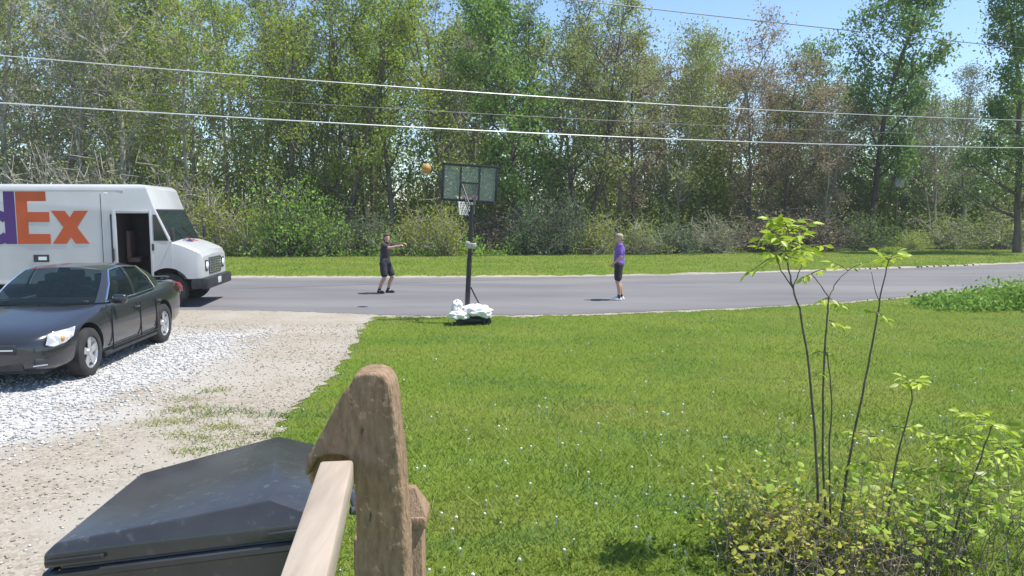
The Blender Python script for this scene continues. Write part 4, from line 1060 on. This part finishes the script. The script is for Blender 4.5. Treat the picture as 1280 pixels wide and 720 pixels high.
def head(b, c, f, s=1.0):                   # c centre of the skull, f facing (unit, horizontal)
    f = Vector(f).normalized(); yaw = math.atan2(f.y, f.x); R3 = Matrix.Rotation(yaw, 3, 'Z'); c = Vector(c)
    L = lambda x, y, z: c + R3 @ Vector((x, y, z)) * s
    ell(b, L(-.005, 0, .02), (.098 * s, .078 * s, .105 * s), R3); ell(b, L(.025, 0, -.045), (.066 * s, .060 * s, .075 * s), R3)
    cap(b, L(.085, 0, .005), .010 * s, L(.103, 0, -.028), .014 * s, 8)          # nose
    for y in (-1, 1):
        ell(b, L(-.005, y * .078, -.01), (.022 * s, .010 * s, .032 * s), R3)      # ears
        cap(b, L(.078, y * .012, .022), .010 * s, L(.070, y * .042, .022), .010 * s, 8)   # brows
    cap(b, L(.082, -.018, -.062), .009 * s, L(.082, .018, -.062), .009 * s, 8)  # lips
    ell(b, L(.07, 0, -.098), (.022 * s, .024 * s, .018 * s), R3)                # chin
    return L
def shoe(b, ankle, f, z=.0):
    f = Vector(f).normalized(); a = Vector(ankle); yaw = math.atan2(f.y, f.x); R3 = Matrix.Rotation(yaw, 3, 'Z')
    ell(b, Vector((a.x, a.y, z + .05)) + f * .0, (.062, .044, .062), R3); ell(b, Vector((a.x, a.y, z + .042)) + f * .10, (.105, .048, .043), R3)
    ell(b, Vector((a.x, a.y, z + .025)) + f * .06, (.155, .05, .026), R3)
SKIN = mat('skin', (.52, .32, .23), (.46, .27, .19), scale=9, rough=.55)
def person(name, loc, rz, J, label, mats, shirt_len, cap_hair):
    """J joints in a local frame that faces +x, z up"""
    b = bmesh.new(); V = Vector
    ell(b, J['pelvis'], (.115, .155, .12)); cap(b, J['pelvis'], .12, J['waist'], .115); ell(b, J['chest'], (.115, .165, .17)); cap(b, J['waist'], .115, J['chest'], .12)
    cap(b, J['chest'] + V((0, 0, .10)), .07, J['neck'], .055); cap(b, J['neck'], .054, J['head'] - V((0, 0, .05)), .052)
    Lh = head(b, J['head'], J['face'])
    for s in ('l', 'r'):
        cap(b, J['chest'] + V((0, 0, .09)), .075, J['sh' + s], .062); cap(b, J['sh' + s], .056, J['el' + s], .040); cap(b, J['el' + s], .041, J['wr' + s], .026)
        hand(b, J['wr' + s], J['hd' + s], J['hn' + s], J['curl'], 1 if s == 'l' else -1)
        cap(b, J['hip' + s], .095, J['kn' + s], .058); cap(b, J['kn' + s], .057, J['an' + s].lerp(J['kn' + s], .6) + J['calf' + s], .054); cap(b, J['an' + s].lerp(J['kn' + s], .6) + J['calf' + s], .054, J['an' + s], .037)
        cap(b, J['an' + s], .038, J['an' + s] + J['ft' + s].normalized() * .12 - V((0, 0, J['an' + s].z - J['fz' + s] - .04)), .03)
    o = obj(name, remesh(b, .0075, 3), SKIN, None, 180); o.location = loc; o.rotation_euler = (0, 0, rz); tag(o, label, 'person')
    b = bmesh.new(); e = shirt_len
    ell(b, J['chest'], (.128, .185, .185)); cap(b, J['waist'], .138, J['chest'], .138); cap(b, J['waist'] + (J['pelvis'] - J['waist']) * e, .150, J['waist'], .138)
    ell(b, J['waist'] + (J['pelvis'] - J['waist']) * e * .8, (.135, .178, .09)); cap(b, J['chest'] + V((0, 0, .1)), .085, J['neck'] - V((0, 0, .02)), .062)
    for s in ('l', 'r'):
        cap(b, J['chest'] + V((0, 0, .08)), .09, J['sh' + s], .074); cap(b, J['sh' + s], .072, J['sh' + s].lerp(J['el' + s], .7), .064)
    obj('shirt', wrinkle(remesh(b, .012, 4), ((9, .012), (22, .006)), (1, 1, .6)), mats['shirt'], o, 180)
    b = bmesh.new(); ell(b, J['pelvis'], (.135, .175, .13)); cap(b, J['pelvis'], .135, J['waist'].lerp(J['pelvis'], .4), .13)
    for s in ('l', 'r'): cap(b, J['hip' + s], .112, J['hip' + s].lerp(J['kn' + s], .78), .097)
    obj('shorts', wrinkle(remesh(b, .012, 4), ((9, .012), (22, .006)), (1, 1, .5)), mats['shorts'], o, 180)
    for s in ('l', 'r'):
        b = bmesh.new(); shoe(b, J['an' + s], J['ft' + s], J['fz' + s]); obj('shoe', remesh(b, .009, 3), mats['shoe'], o, 180)
        b = bmesh.new(); k = J['an' + s]; cap(b, V((k.x, k.y, J['fz' + s] + .07)), .046, k.lerp(J['kn' + s], .13), .044); obj('sock', b, mats['sock'], o, 180)
    b = bmesh.new()
    for y in (-1, 1): bmesh.ops.create_icosphere(b, subdivisions=1, radius=.010, matrix=Matrix.Translation(Lh(.083, y * .03, .006)))
    obj('eyes', b, M['black_plastic'], o)
    cap_hair(o, Lh, J)
    return o
def hair_long(o, L, J):
    b = bmesh.new(); R3 = Matrix.Rotation(math.atan2(J['face'].y, J['face'].x), 3, 'Z')
    ell(b, L(-.025, 0, .045), (.100, .092, .098), R3); ell(b, L(-.055, 0, -.03), (.068, .088, .11), R3); ell(b, L(.045, 0, .095), (.05, .06, .03), R3)
    for y in (-1, 1): cap(b, L(-.02, y * .078, .03), .026, L(-.03, y * .07, -.10), .022)
    obj('hair', remesh(b, .01, 3), mat('brown_hair', (.055, .028, .018), (.10, .05, .03), scale=30, rough=.6), o, 180)
def hair_cap(o, L, J):
    b = bmesh.new(); R3 = Matrix.Rotation(math.atan2(J['face'].y, J['face'].x), 3, 'Z')
    ell(b, L(-.012, 0, .055), (.104, .088, .082), R3); ell(b, L(-.06, 0, .0), (.05, .078, .07), R3); ell(b, L(.05, 0, .10), (.045, .06, .03), R3)
    obj('hair', remesh(b, .01, 3), mat('blond_hair', (.40, .34, .20), (.28, .23, .13), scale=30, rough=.6), o, 180)
V3 = lambda *a: Vector(a)
# player in black: knees bent, both arms held out, facing the hoop
JA = dict(pelvis=V3(0, 0, .90), waist=V3(.01, 0, 1.05), chest=V3(.03, 0, 1.26), neck=V3(.05, 0, 1.45), head=V3(.075, 0, 1.565), face=V3(.75, -.66, 0), curl=.5,
    shl=V3(.05, .17, 1.385), ell=V3(.29, .20, 1.33), wrl=V3(.50, .10, 1.42), hdl=V3(.9, -.2, .1), hnl=V3(.2, -.3, -1),
    shr=V3(.05, -.17, 1.385), elr=V3(.27, -.23, 1.31), wrr=V3(.50, -.13, 1.36), hdr=V3(.9, .1, .25), hnr=V3(.2, .2, -1),
    hipl=V3(.0, .095, .86), knl=V3(.16, .12, .49), anl=V3(.0, .13, .095), calfl=V3(-.02, 0, 0), ftl=V3(1, .15, 0), fzl=0.012,
    hipr=V3(.0, -.095, .86), knr=V3(.05, -.12, .47), anr=V3(-.14, -.12, .10), calfr=V3(-.02, 0, 0), ftr=V3(1, -.25, 0), fzr=0.012)
person('person', G(482, 367) , math.radians(-22), JA, 'person in black shirt and dark shorts with both arms stretched out',
    dict(shirt=mat('black_shirt', (.030, .026, .034), (.045, .038, .05), scale=7, rough=.85, bump=.3, bscale=14), shorts=mat('navy_shorts', (.018, .020, .028), rough=.85, c2=(.03, .03, .04)), shoe=mat('black_shoe', (.02, .02, .022), rough=.6), sock=mat('black_sock', (.03, .03, .03), rough=.9)), .85, hair_long)
# player in purple: standing in profile, hands low in front
JB = dict(pelvis=V3(0, 0, .95), waist=V3(.0, 0, 1.10), chest=V3(-.02, 0, 1.31), neck=V3(-.02, 0, 1.49), head=V3(.005, 0, 1.615), face=V3(1, .1, 0), curl=.7,
    shl=V3(-.03, .175, 1.43), ell=V3(-.05, .23, 1.15), wrl=V3(.13, .17, .98), hdl=V3(.6, -.3, -.7), hnl=V3(.3, -.9, 0),
    shr=V3(-.03, -.175, 1.43), elr=V3(-.09, -.23, 1.16), wrr=V3(.05, -.18, .96), hdr=V3(.5, .2, -.8), hnr=V3(.3, .9, 0),
    hipl=V3(.0, .09, .91), knl=V3(.03, .10, .51), anl=V3(-.02, .10, .095), calfl=V3(-.025, 0, 0), ftl=V3(1, .15, 0), fzl=0.012,
    hipr=V3(.0, -.09, .91), knr=V3(.01, -.10, .51), anr=V3(-.08, -.10, .095), calfr=V3(-.025, 0, 0), ftr=V3(1, -.2, 0), fzr=0.012)
person('person', G(773, 375.5), math.radians(172), JB, 'person in purple shirt and black shorts standing on the road',
    dict(shirt=mat('purple_shirt', (.16, .085, .36), (.20, .11, .42), scale=7, rough=.85, bump=.3, bscale=14), shorts=mat('black_shorts', (.016, .016, .018), (.03, .03, .032), rough=.85), shoe=mat('white_shoe', (.72, .72, .70), rough=.6), sock=mat('dark_sock', (.03, .03, .03), rough=.9)), .95, hair_cap)

# ------------------------------------------------------------------ deck railing
M['old_wood'] = mat('weathered_wood', (.365, .25, .165), (.22, .145, .092), scale=85, rough=.95, bump=.9, bscale=240, lo=.3, hi=.7, stretch=(1, 1, .3), spec=.1, c3=(.09, .065, .05), scale3=70, lo3=.63, hi3=.75, bdist=.005)
M['pale_wood'] = mat('pale_wood', (.45, .375, .30), (.32, .26, .205), scale=22, rough=.8, bump=.6, bscale=45, stretch=(1, .12, 1), spec=.2, c3=(.58, .53, .47), scale3=26, lo3=.58, hi3=.68, bdist=.004)
rail = empty('deck_railing', (0, 1.45, 0)); tag(rail, 'weathered wooden deck railing post with pale handrail joining it', 'railing')
inv = Matrix.Translation((0, -1.45, 0))
# the post outline: a round topped post with a stub arm dropping to the left over the rail
D0 = 1.45
outline = [(443, 720), (444, 640), (443, 600), (441, 581), (436, 573), (424, 569), (408, 569), (396, 574), (389, 584), (384, 600), (381, 590), (383, 573), (398, 548), (413, 520), (427, 494), (438, 472), (442, 463), (455, 459), (470, 459), (481, 463), (488, 474), (491, 495), (495, 530), (500, 575), (504, 630), (508, 680), (511, 720)]
pw_ = [PD(x, y + (7 if y < 480 else 0), D0) for x, y in outline]
pw_[0].z = 0; pw_[-1].z = 0
b = bmesh.new(); A = [b.verts.new((p.x, p.y - .0, p.z)) for p in pw_]; C = [b.verts.new((p.x * 1.0, p.y + .09, p.z)) for p in pw_]; n = len(A)
b.faces.new(A); b.faces.new(C[::-1])
for i in range(n): b.faces.new((A[i], C[i], C[(i + 1) % n], A[(i + 1) % n]))
bmesh.ops.recalc_face_normals(b, faces=b.faces)
bmesh.ops.bevel(b, geom=[e for e in b.edges if (e.verts[0].co.y - e.verts[1].co.y) ** 2 < 1e-6], offset=.004, segments=2, affect='EDGES', profile=.6)
bmesh.ops.transform(b, matrix=inv, verts=b.verts)
fp = [PD(x, y, D0 + .035) - Vector((0, 1.45, 0)) for x, y in ((444, 606), (386, 606), (387, 585), (400, 563), (430, 562), (444, 575))]
A = [b.verts.new(p) for p in fp]; C = [b.verts.new(p + Vector((0, .05, 0))) for p in fp]; n = len(A)
b.faces.new(A); b.faces.new(C[::-1])
for i in range(n): b.faces.new((A[i], C[i], C[(i + 1) % n], A[(i + 1) % n]))
bmesh.ops.recalc_face_normals(b, faces=b.faces)
me = remesh(b, .0045, 1); wrinkle(me, ((110, .0014), (45, .0014), (16, .0012)))
obj('post', me, M['old_wood'], rail, 180)
# handrail: level, running from the post towards the viewer
h0 = PD(421, 577, 1.43); h1 = G(380, 720, h0.z); dirr = (h1 - h0).normalized(); e1 = h0 + dirr * 1.1
wl_ = 42 / F * 1.43
b = bmesh.new(); L_ = (e1 - h0).length
bm_box(b, 0, L_ / 2, -.022, wl_, L_, .05, .006); bmesh.ops.rotate(b, cent=(0, 0, 0), matrix=Matrix.Rotation(math.atan2(dirr.y, dirr.x) - PI / 2, 3, 'Z'), verts=b.verts)
bmesh.ops.translate(b, vec=h0 - Vector((0, 1.45, 0)), verts=b.verts); obj('handrail', b, M['pale_wood'], rail, 40)
def baluster(px, py, D, name='baluster'):
    p = PD(px, py, D); b = bmesh.new(); bm_box(b, p.x, p.y - 1.45, p.z / 2 + .25, .022, .035, p.z - .5, .003); obj(name, b, M['old_wood'], rail, 40)
baluster(450, 670, 1.62)
# second, lower post at the foot of the steps
sp = PD(513, 630, 2.1); st = empty('stair_post', (sp.x, sp.y, 0)); tag(st, 'short brown post with peaked cap behind the railing post', 'post')
b = bmesh.new(); bm_box(b, .0, 0, (sp.z - .05) / 2, .075, .085, sp.z - .05, .004); obj('shaft', b, M['old_wood'], st, 40)
b = bmesh.new(); bm_box(b, 0, 0, sp.z - .035, .10, .115, .035, .006)
r = bmesh.ops.create_cone(b, cap_ends=True, segments=4, radius1=.07, radius2=.02, depth=.07, matrix=Matrix.Translation((0, 0, sp.z + .017)) @ Matrix.Rotation(PI / 4, 4, 'Z')); obj('post_cap', b, M['old_wood'], st, 30)

# ------------------------------------------------------------------ wheeled bin
M['bin'] = mat('bin_plastic', (.034, .034, .037), (.056, .057, .060), scale=3, rough=.22, spec=.6, bump=.06, bscale=60, c3=(.09, .09, .088), scale3=24, lo3=.60, hi3=.75)
binr = empty('wheeled_bin', (-1.2, 3.0, 0)); tag(binr, 'large black wheeled rubbish bin standing beside the deck railing', 'bin')
o3 = Vector((-1.2, 3.0, 0))
NL, FL, FR, NR = Vector((-1.71, 2.66, 1.055)), Vector((-1.75, 3.44, 1.06)), Vector((-.90, 3.46, 1.215)), Vector((-.66, 2.60, 1.215))
def inset(f, up):
    c = (NL + FL + FR + NR) / 4; return [c + (p - c) * f + Vector((0, 0, up)) for p in (NL, FL, FR, NR)]
b = bmesh.new()
out = [NL, FL, FR, NR]
lo = [p - Vector((0, 0, .055)) for p in out]
# top panel: slim bevel on the left, wide sloping facet on the right
tp = [NL.lerp(NR, .035).lerp(FL, .025) + Vector((0, 0, .03)), FL.lerp(FR, .04).lerp(NL, .03) + Vector((0, 0, .03)), FL.lerp(FR, .80).lerp(NL, .02) + Vector((0, 0, .085)), NL.lerp(NR, .80).lerp(FR, .035) + Vector((0, 0, .085))]
rings = [[b.verts.new(p - o3) for p in r] for r in (lo, out, tp)]
for a, c in zip(rings, rings[1:]):
    for k in range(4): b.faces.new((a[k], a[(k + 1) % 4], c[(k + 1) % 4], c[k]))
b.faces.new(rings[0][::-1]); b.faces.new(rings[-1]); bmesh.ops.recalc_face_normals(b, faces=b.faces)
bmesh.ops.bevel(b, geom=b.edges[:], offset=.008, segments=2, affect='EDGES', profile=.5)
lid = obj('lid', b, M['bin'], binr, 30)
b = bmesh.new(); top = [p - Vector((0, 0, .05)) for p in inset(.94, 0)]; bot = [Vector((p.x + (o3.x - p.x) * .25, p.y + (o3.y - p.y) * .25, .05)) for p in top]
rr = [[b.verts.new(p - o3) for p in r] for r in (bot, top)]
for k in range(4): b.faces.new((rr[0][k], rr[0][(k + 1) % 4], rr[1][(k + 1) % 4], rr[1][k]))
b.faces.new(rr[0][::-1]); b.faces.new(rr[1]); bmesh.ops.recalc_face_normals(b, faces=b.faces)
bmesh.ops.bevel(b, geom=b.edges[:], offset=.03, segments=3, affect='EDGES', profile=.5); obj('body', b, M['bin'], binr, 40)
b = bmesh.new(); rimp = [p - Vector((0, 0, .085)) for p in inset(.99, 0)]; bm_tube(b, [p - o3 for p in rimp + rimp[:1]], .018, 6); obj('rim', b, M['bin'], binr, 50)
for u0, u1 in ((.01, .22), (.80, .93)):
    p, q = NL.lerp(NR, u0), NL.lerp(NR, u1); c = (p + q) / 2 - o3
    b = bmesh.new(); bm_box(b, 0, 0, 0, (q - p).length, .02, .018, .004, rot=Matrix.Rotation(-math.atan2((q - p).z, (q - p).x), 3, 'Y') @ Matrix.Rotation(0, 3, 'Z')); bmesh.ops.rotate(b, cent=(0, 0, 0), matrix=Matrix.Rotation(math.atan2((q - p).y, (q - p).x), 3, 'Z'), verts=b.verts)
    bmesh.ops.translate(b, vec=c + Vector((0, -.004, -.03)), verts=b.verts); obj('lid_slot', b, M['black_plastic'], lid)
hp = [NR.lerp(NL, -.03) + Vector((.03, .12, -.02)), NR.lerp(FR, .15) + Vector((.12, 0, -.02)), FR.lerp(NR, .15) + Vector((.10, 0, -.02)), FR + Vector((.01, -.12, -.02))]
tube('handle', [p - o3 for p in hp], .016, M['bin'], binr, 8)
for y in (2.72, 3.30):
    b = bmesh.new(); bm_lathe(b, [(-.04, .12), (-.04, .02), (.04, .02), (.04, .12)], 20, 'y', True); bmesh.ops.translate(b, vec=Vector((-.76, y, .13)) - o3, verts=b.verts); obj('wheel', b, M['rubber'], binr, 40)

# ------------------------------------------------------------------ saplings and shrub in the right foreground
M['stem'] = mat('sapling_bark', (.085, .065, .05), (.16, .13, .10), scale=20, rough=.8, bump=.5, bscale=60)
M['twig'] = mat('dry_twig', (.15, .115, .09), (.24, .195, .16), scale=20, rough=.9)
def leaf_mesh(L=.1, W=.038):
    b = bmesh.new(); pr = [(0, 0), (.25, .75), (.5, 1), (.78, .6), (1, 0)]; mid, lf, rt = [], [], []
    for t, w_ in pr:
        z = -.25 * L * t * t; mid.append(b.verts.new((L * t, 0, z)))
        lf.append(b.verts.new((L * t, W * .5 * w_, z + .12 * W * w_)) if w_ else None); rt.append(b.verts.new((L * t, -W * .5 * w_, z + .12 * W * w_)) if w_ else None)
    for side, fl in ((lf, 1), (rt, 0)):
        for i in range(4):
            q = [mid[i], mid[i + 1]] + ([side[i + 1]] if side[i + 1] else []) + ([side[i]] if side[i] else [])
            if fl: q = q[::-1]
            b.faces.new(q)
    bmesh.ops.recalc_face_normals(b, faces=b.faces)
    me = bpy.data.meshes.new('leaf'); b.to_mesh(me); b.free(); face_attr(me, 'tint', [rnd.random()] * len(me.polygons)); me.materials.append(LEAF['lime'])
    me.polygons.foreach_set('use_smooth', np.ones(len(me.polygons), bool)); return me
LM = []
for k in range(8):
    me = leaf_mesh(rnd.uniform(.075, .11), rnd.uniform(.032, .045)); me.attributes['tint'].data.foreach_set('value', np.full(len(me.polygons), (k + .5) / 8 * .97, np.float32)); LM.append(me)
def add_leaf(parent, p, d, scale=1.0):
    o = bpy.data.objects.new('leaf', LM[rnd.randrange(8)]); link(o, parent)
    q = Vector(d).to_track_quat('X', 'Z') @ Euler((rnd.gauss(0, .6), 0, 0)).to_quaternion(); o.rotation_mode = 'QUATERNION'; o.rotation_quaternion = q; o.location = p - parent.location; o.scale = (scale,) * 3
def compound(parent, twb, p, d, L=.22, pairs=3, sc=1.0):
    d = Vector(d).normalized(); q = p + d * L; q.z -= L * .12
    bm_tube(twb, [p - parent.location, (p + d * L * .5) - parent.location, q - parent.location], [.004, .003, .002], 4)
    s = d.cross(Vector((0, 0, 1))).normalized()
    for k in range(pairs):
        c = p.lerp(q, (k + .9) / (pairs + .4))
        for sg in (-1, 1): add_leaf(parent, c, d * .45 + s * sg + Vector((rnd.gauss(0, .25), rnd.gauss(0, .25), rnd.uniform(-.6, .25))), sc * rnd.uniform(.75, 1.15))
    add_leaf(parent, q, d + Vector((0, 0, -.3)), sc)
def sapling(base_px, D, stems, heads, label, group=None):
    base = PD(*base_px, D); base.z = 0
    t = empty('sapling', base); tag(t, label, 'sapling', group)
    tw = bmesh.new()
    for st_ in stems:
        pts = [PD(x, y, D + dd) for x, y, dd in st_['p']]
        if st_.get('root'): pts = [Vector((base.x + (pts[0].x - base.x) * .5, base.y + rnd.uniform(-.05, .05), 0))] + pts
        r0, r1 = st_['r']; n = len(pts)
        wp_ = []
        for i, p in enumerate(pts[:-1]):
            for k in range(4): wp_.append(p.lerp(pts[i + 1], k / 4) + Vector((rnd.gauss(0, .002), rnd.gauss(0, .002), 0)))
        wp_.append(pts[-1]); m_ = len(wp_)
        tube('stem', [p - base for p in wp_], [.8 * (r0 + (r1 - r0) * i / (m_ - 1)) for i in range(m_)], M['stem'], t, 7)
    for (x, y, dd, n, L, sc, up) in heads:
        p = PD(x, y, D + dd)
        for k in range(n):
            a = 2 * PI * k / n + rnd.uniform(-.4, .4); compound(t, tw, p, (math.cos(a), math.sin(a), up + rnd.uniform(-.6, .5)), L * rnd.uniform(.75, 1.2), rnd.choice((3, 4, 4)), sc * .95)
    if len(tw.verts): tag(obj('twigs', tw, M['stem'], t, 60), kind='stuff')
    else: tw.free()
    return t
sapling((1028, 690), 4.9, [
   dict(p=[(1024, 660, 0), (1019, 540, 0), (1010, 450, 0), (1001, 395, 0), (991, 360, 0), (984, 330, 0), (982, 300, 0)], r=(.013, .005), root=1),
   dict(p=[(991, 360, 0), (976, 338, -.05), (970, 318, -.08)], r=(.006, .003)),
   dict(p=[(991, 360, 0), (1001, 335, .05), (1003, 308, .08)], r=(.005, .003)),
   dict(p=[(1032, 660, .05), (1028, 540, .05), (1030, 450, .05), (1034, 395, .05), (1036, 372, .05)], r=(.012, .006), root=1),
   dict(p=[(1036, 372, .05), (1025, 355, 0), (1014, 342, 0)], r=(.005, .003)), dict(p=[(1036, 372, .05), (1046, 352, .1), (1060, 338, .12)], r=(.005, .003)),
   dict(p=[(1038, 660, .12), (1036, 560, .12), (1040, 500, .12), (1034, 440, .12)], r=(.010, .005), root=1),
   dict(p=[(1058, 595, .1), (1070, 530, .1), (1085, 460, .1), (1096, 400, .1), (1100, 375, .1), (1106, 345, .1), (1111, 325, .1)], r=(.012, .004), root=1),
   dict(p=[(1099, 378, .1), (1092, 355, .1), (1089, 340, .1)], r=(.004, .002)),
  ], [(982, 300, 0, 6, .20, .95, .3), (984, 314, 0, 5, .27, .9, .0), (978, 282, 0, 4, .12, .8, .9), (970, 318, -.08, 2, .14, .85, .2), (1003, 310, .08, 3, .18, .85, .2), (986, 290, 0, 3, .15, .9, .7),
      (1060, 338, .12, 2, .12, .7, .2), (1111, 325, .1, 4, .11, .85, .5), (1014, 342, 0, 2, .08, .6, .1), (1036, 400, .05, 1, .10, .8, -.2), (1032, 440, .1, 2, .08, .7, -.2), (1018, 470, 0, 1, .06, .7, 0), (1100, 392, .1, 2, .09, .6, 0), (1036, 372, .05, 2, .10, .7, -.1)],
  'tall slender sapling of several stems with lime green leaves on top')
sapling((1112, 710), 4.8, [
   dict(p=[(1108, 680, 0), (1112, 620, 0), (1124, 560, 0), (1140, 500, 0), (1138, 478, 0)], r=(.011, .004), root=1)],
  [(1139, 480, 0, 5, .09, .8, .3), (1130, 535, 0, 2, .07, .7, 0)], 'single stemmed sapling with a small leafy tuft right of the tall one')
sapling((1190, 716), 4.7, [
   dict(p=[(1186, 700, 0), (1200, 640, 0), (1222, 585, 0), (1240, 530, 0)], r=(.012, .005), root=1), dict(p=[(1200, 700, .1), (1215, 660, .1), (1232, 630, .1)], r=(.009, .004), root=1)],
  [(1200, 545, .2, 5, .14, .85, .2), (1215, 522, .2, 4, .13, .8, .3), (1165, 545, .3, 4, .14, .8, .1), (1090, 545, .3, 4, .13, .8, .1), (1075, 580, .2, 3, .12, .8, .1), (1190, 590, .2, 4, .13, .8, .1), (1225, 570, .3, 4, .13, .8, .1), (1140, 590, .3, 4, .13, .8, .2), (1255, 560, .2, 4, .13, .8, .1), (1240, 532, 0, 4, .12, .8, .3), (1178, 560, .3, 4, .12, .8, .1), (1232, 630, .1, 3, .12, .8, .2)], 'dark leaning stem with leafy sprays at the right edge of the shrub')

def tangle(name, px0, px1, topf_, Dc, n_tw, n_lf, leaf, label, seed, lsize=.05, dspread=.35):
    R = random.Random(seed); g = np.random.default_rng(seed); segs = []; tips = []
    c = PD((px0 + px1) / 2, 650, Dc); c.z = 0
    for k in range(n_tw):
        u = R.uniform(px0, px1); D = Dc + R.gauss(0, dspread); p = PD(u, 600, D); p.z = 0; p.x += R.gauss(0, .08)
        top = PD(u, topf_(u) + R.random() ** 1.5 * 90, D).z; hgt = max(.15, top); d = Vector((R.gauss(0, .35), R.gauss(0, .3), 1)).normalized(); e = p; nseg = 5
        for j in range(nseg):
            d = (d + Vector((R.gauss(0, .22), R.gauss(0, .22), R.gauss(-.02, .12)))).normalized(); q = e + d * hgt / nseg
            if q.z < .02: q.z = .02
            r = .0042 * (1 - j / 6); segs.append((e, q, r, r * .85)); tips.append(q) if j > 1 else None
            if R.random() < .6:
                q2 = q + Vector((R.gauss(0, .1), R.gauss(0, .1), R.gauss(.04, .06))); segs.append((q, q2, .0022, .0014)); tips.append(q2)
            e = q
    t = empty(name, c); tag(t, label, 'shrub')
    V, Fc = tubes_np(segs, 4); obj('twigs', npmesh('twigs', V - np.array(c), Fc), M['twig'], t)['kind'] = 'stuff'
    C = np.array(tips); idx = g.integers(len(C), size=n_lf); C2 = C[idx] + g.normal(0, .035, (n_lf, 3)); C2[:, 2] = np.maximum(C2[:, 2], .02)
    lm = npmesh('foliage', *leaves6_np(C2 - np.array(c), lsize, g, .62)); face_attr(lm, 'tint', np.repeat(np.clip(g.random(len(C))[idx] * .5 + g.random(n_lf) * .5, 0, 1), 2)); o = obj('foliage', lm, leaf, t); return t
tangle('shrub', 925, 1075, lambda u: float(np.interp(u, [925, 1000, 1075], [585, 600, 585])), 4.85, 95, 1250, LEAF['mixed'], 'twiggy yellow and reddish leaved shrub round the sapling stems', 51, .045)
tangle('shrub', 1060, 1290, lambda u: float(np.interp(u, [1060, 1130, 1290], [570, 555, 545])), 4.95, 70, 650, LEAF['limegreen'], 'lighter green leafy shrub at the bottom right', 52, .058)
tangle('shrub', 925, 1000, lambda u: 560, 5.15, 30, 300, LEAF['limegreen'], 'small pale leaved shrub left of the sapling stems', 53, .055, .15)
tangle('shrub', 960, 1200, lambda u: 640, 4.55, 110, 260, LEAF['mixed'], 'dry grey brown twig tangle below the saplings', 54, .03, .2)

# ------------------------------------------------------------------ hazy air
b = bmesh.new(); bm_box(b, 5, 75, 14, 260, 190, 30)
hz = bpy.data.materials.new('haze'); hz.use_nodes = True; nt = hz.node_tree; nt.nodes.remove(nt.nodes['Principled BSDF'])
pv = N(nt, 'ShaderNodeVolumePrincipled'); pv.inputs['Color'].default_value = (.93, .95, 1, 1); pv.inputs['Density'].default_value = 0.0006
nt.links.new(pv.outputs[0], nt.nodes['Material Output'].inputs['Volume'])
tag(obj('haze', b, hz), 'thin bright haze over the road and woods', 'haze', kind='stuff')
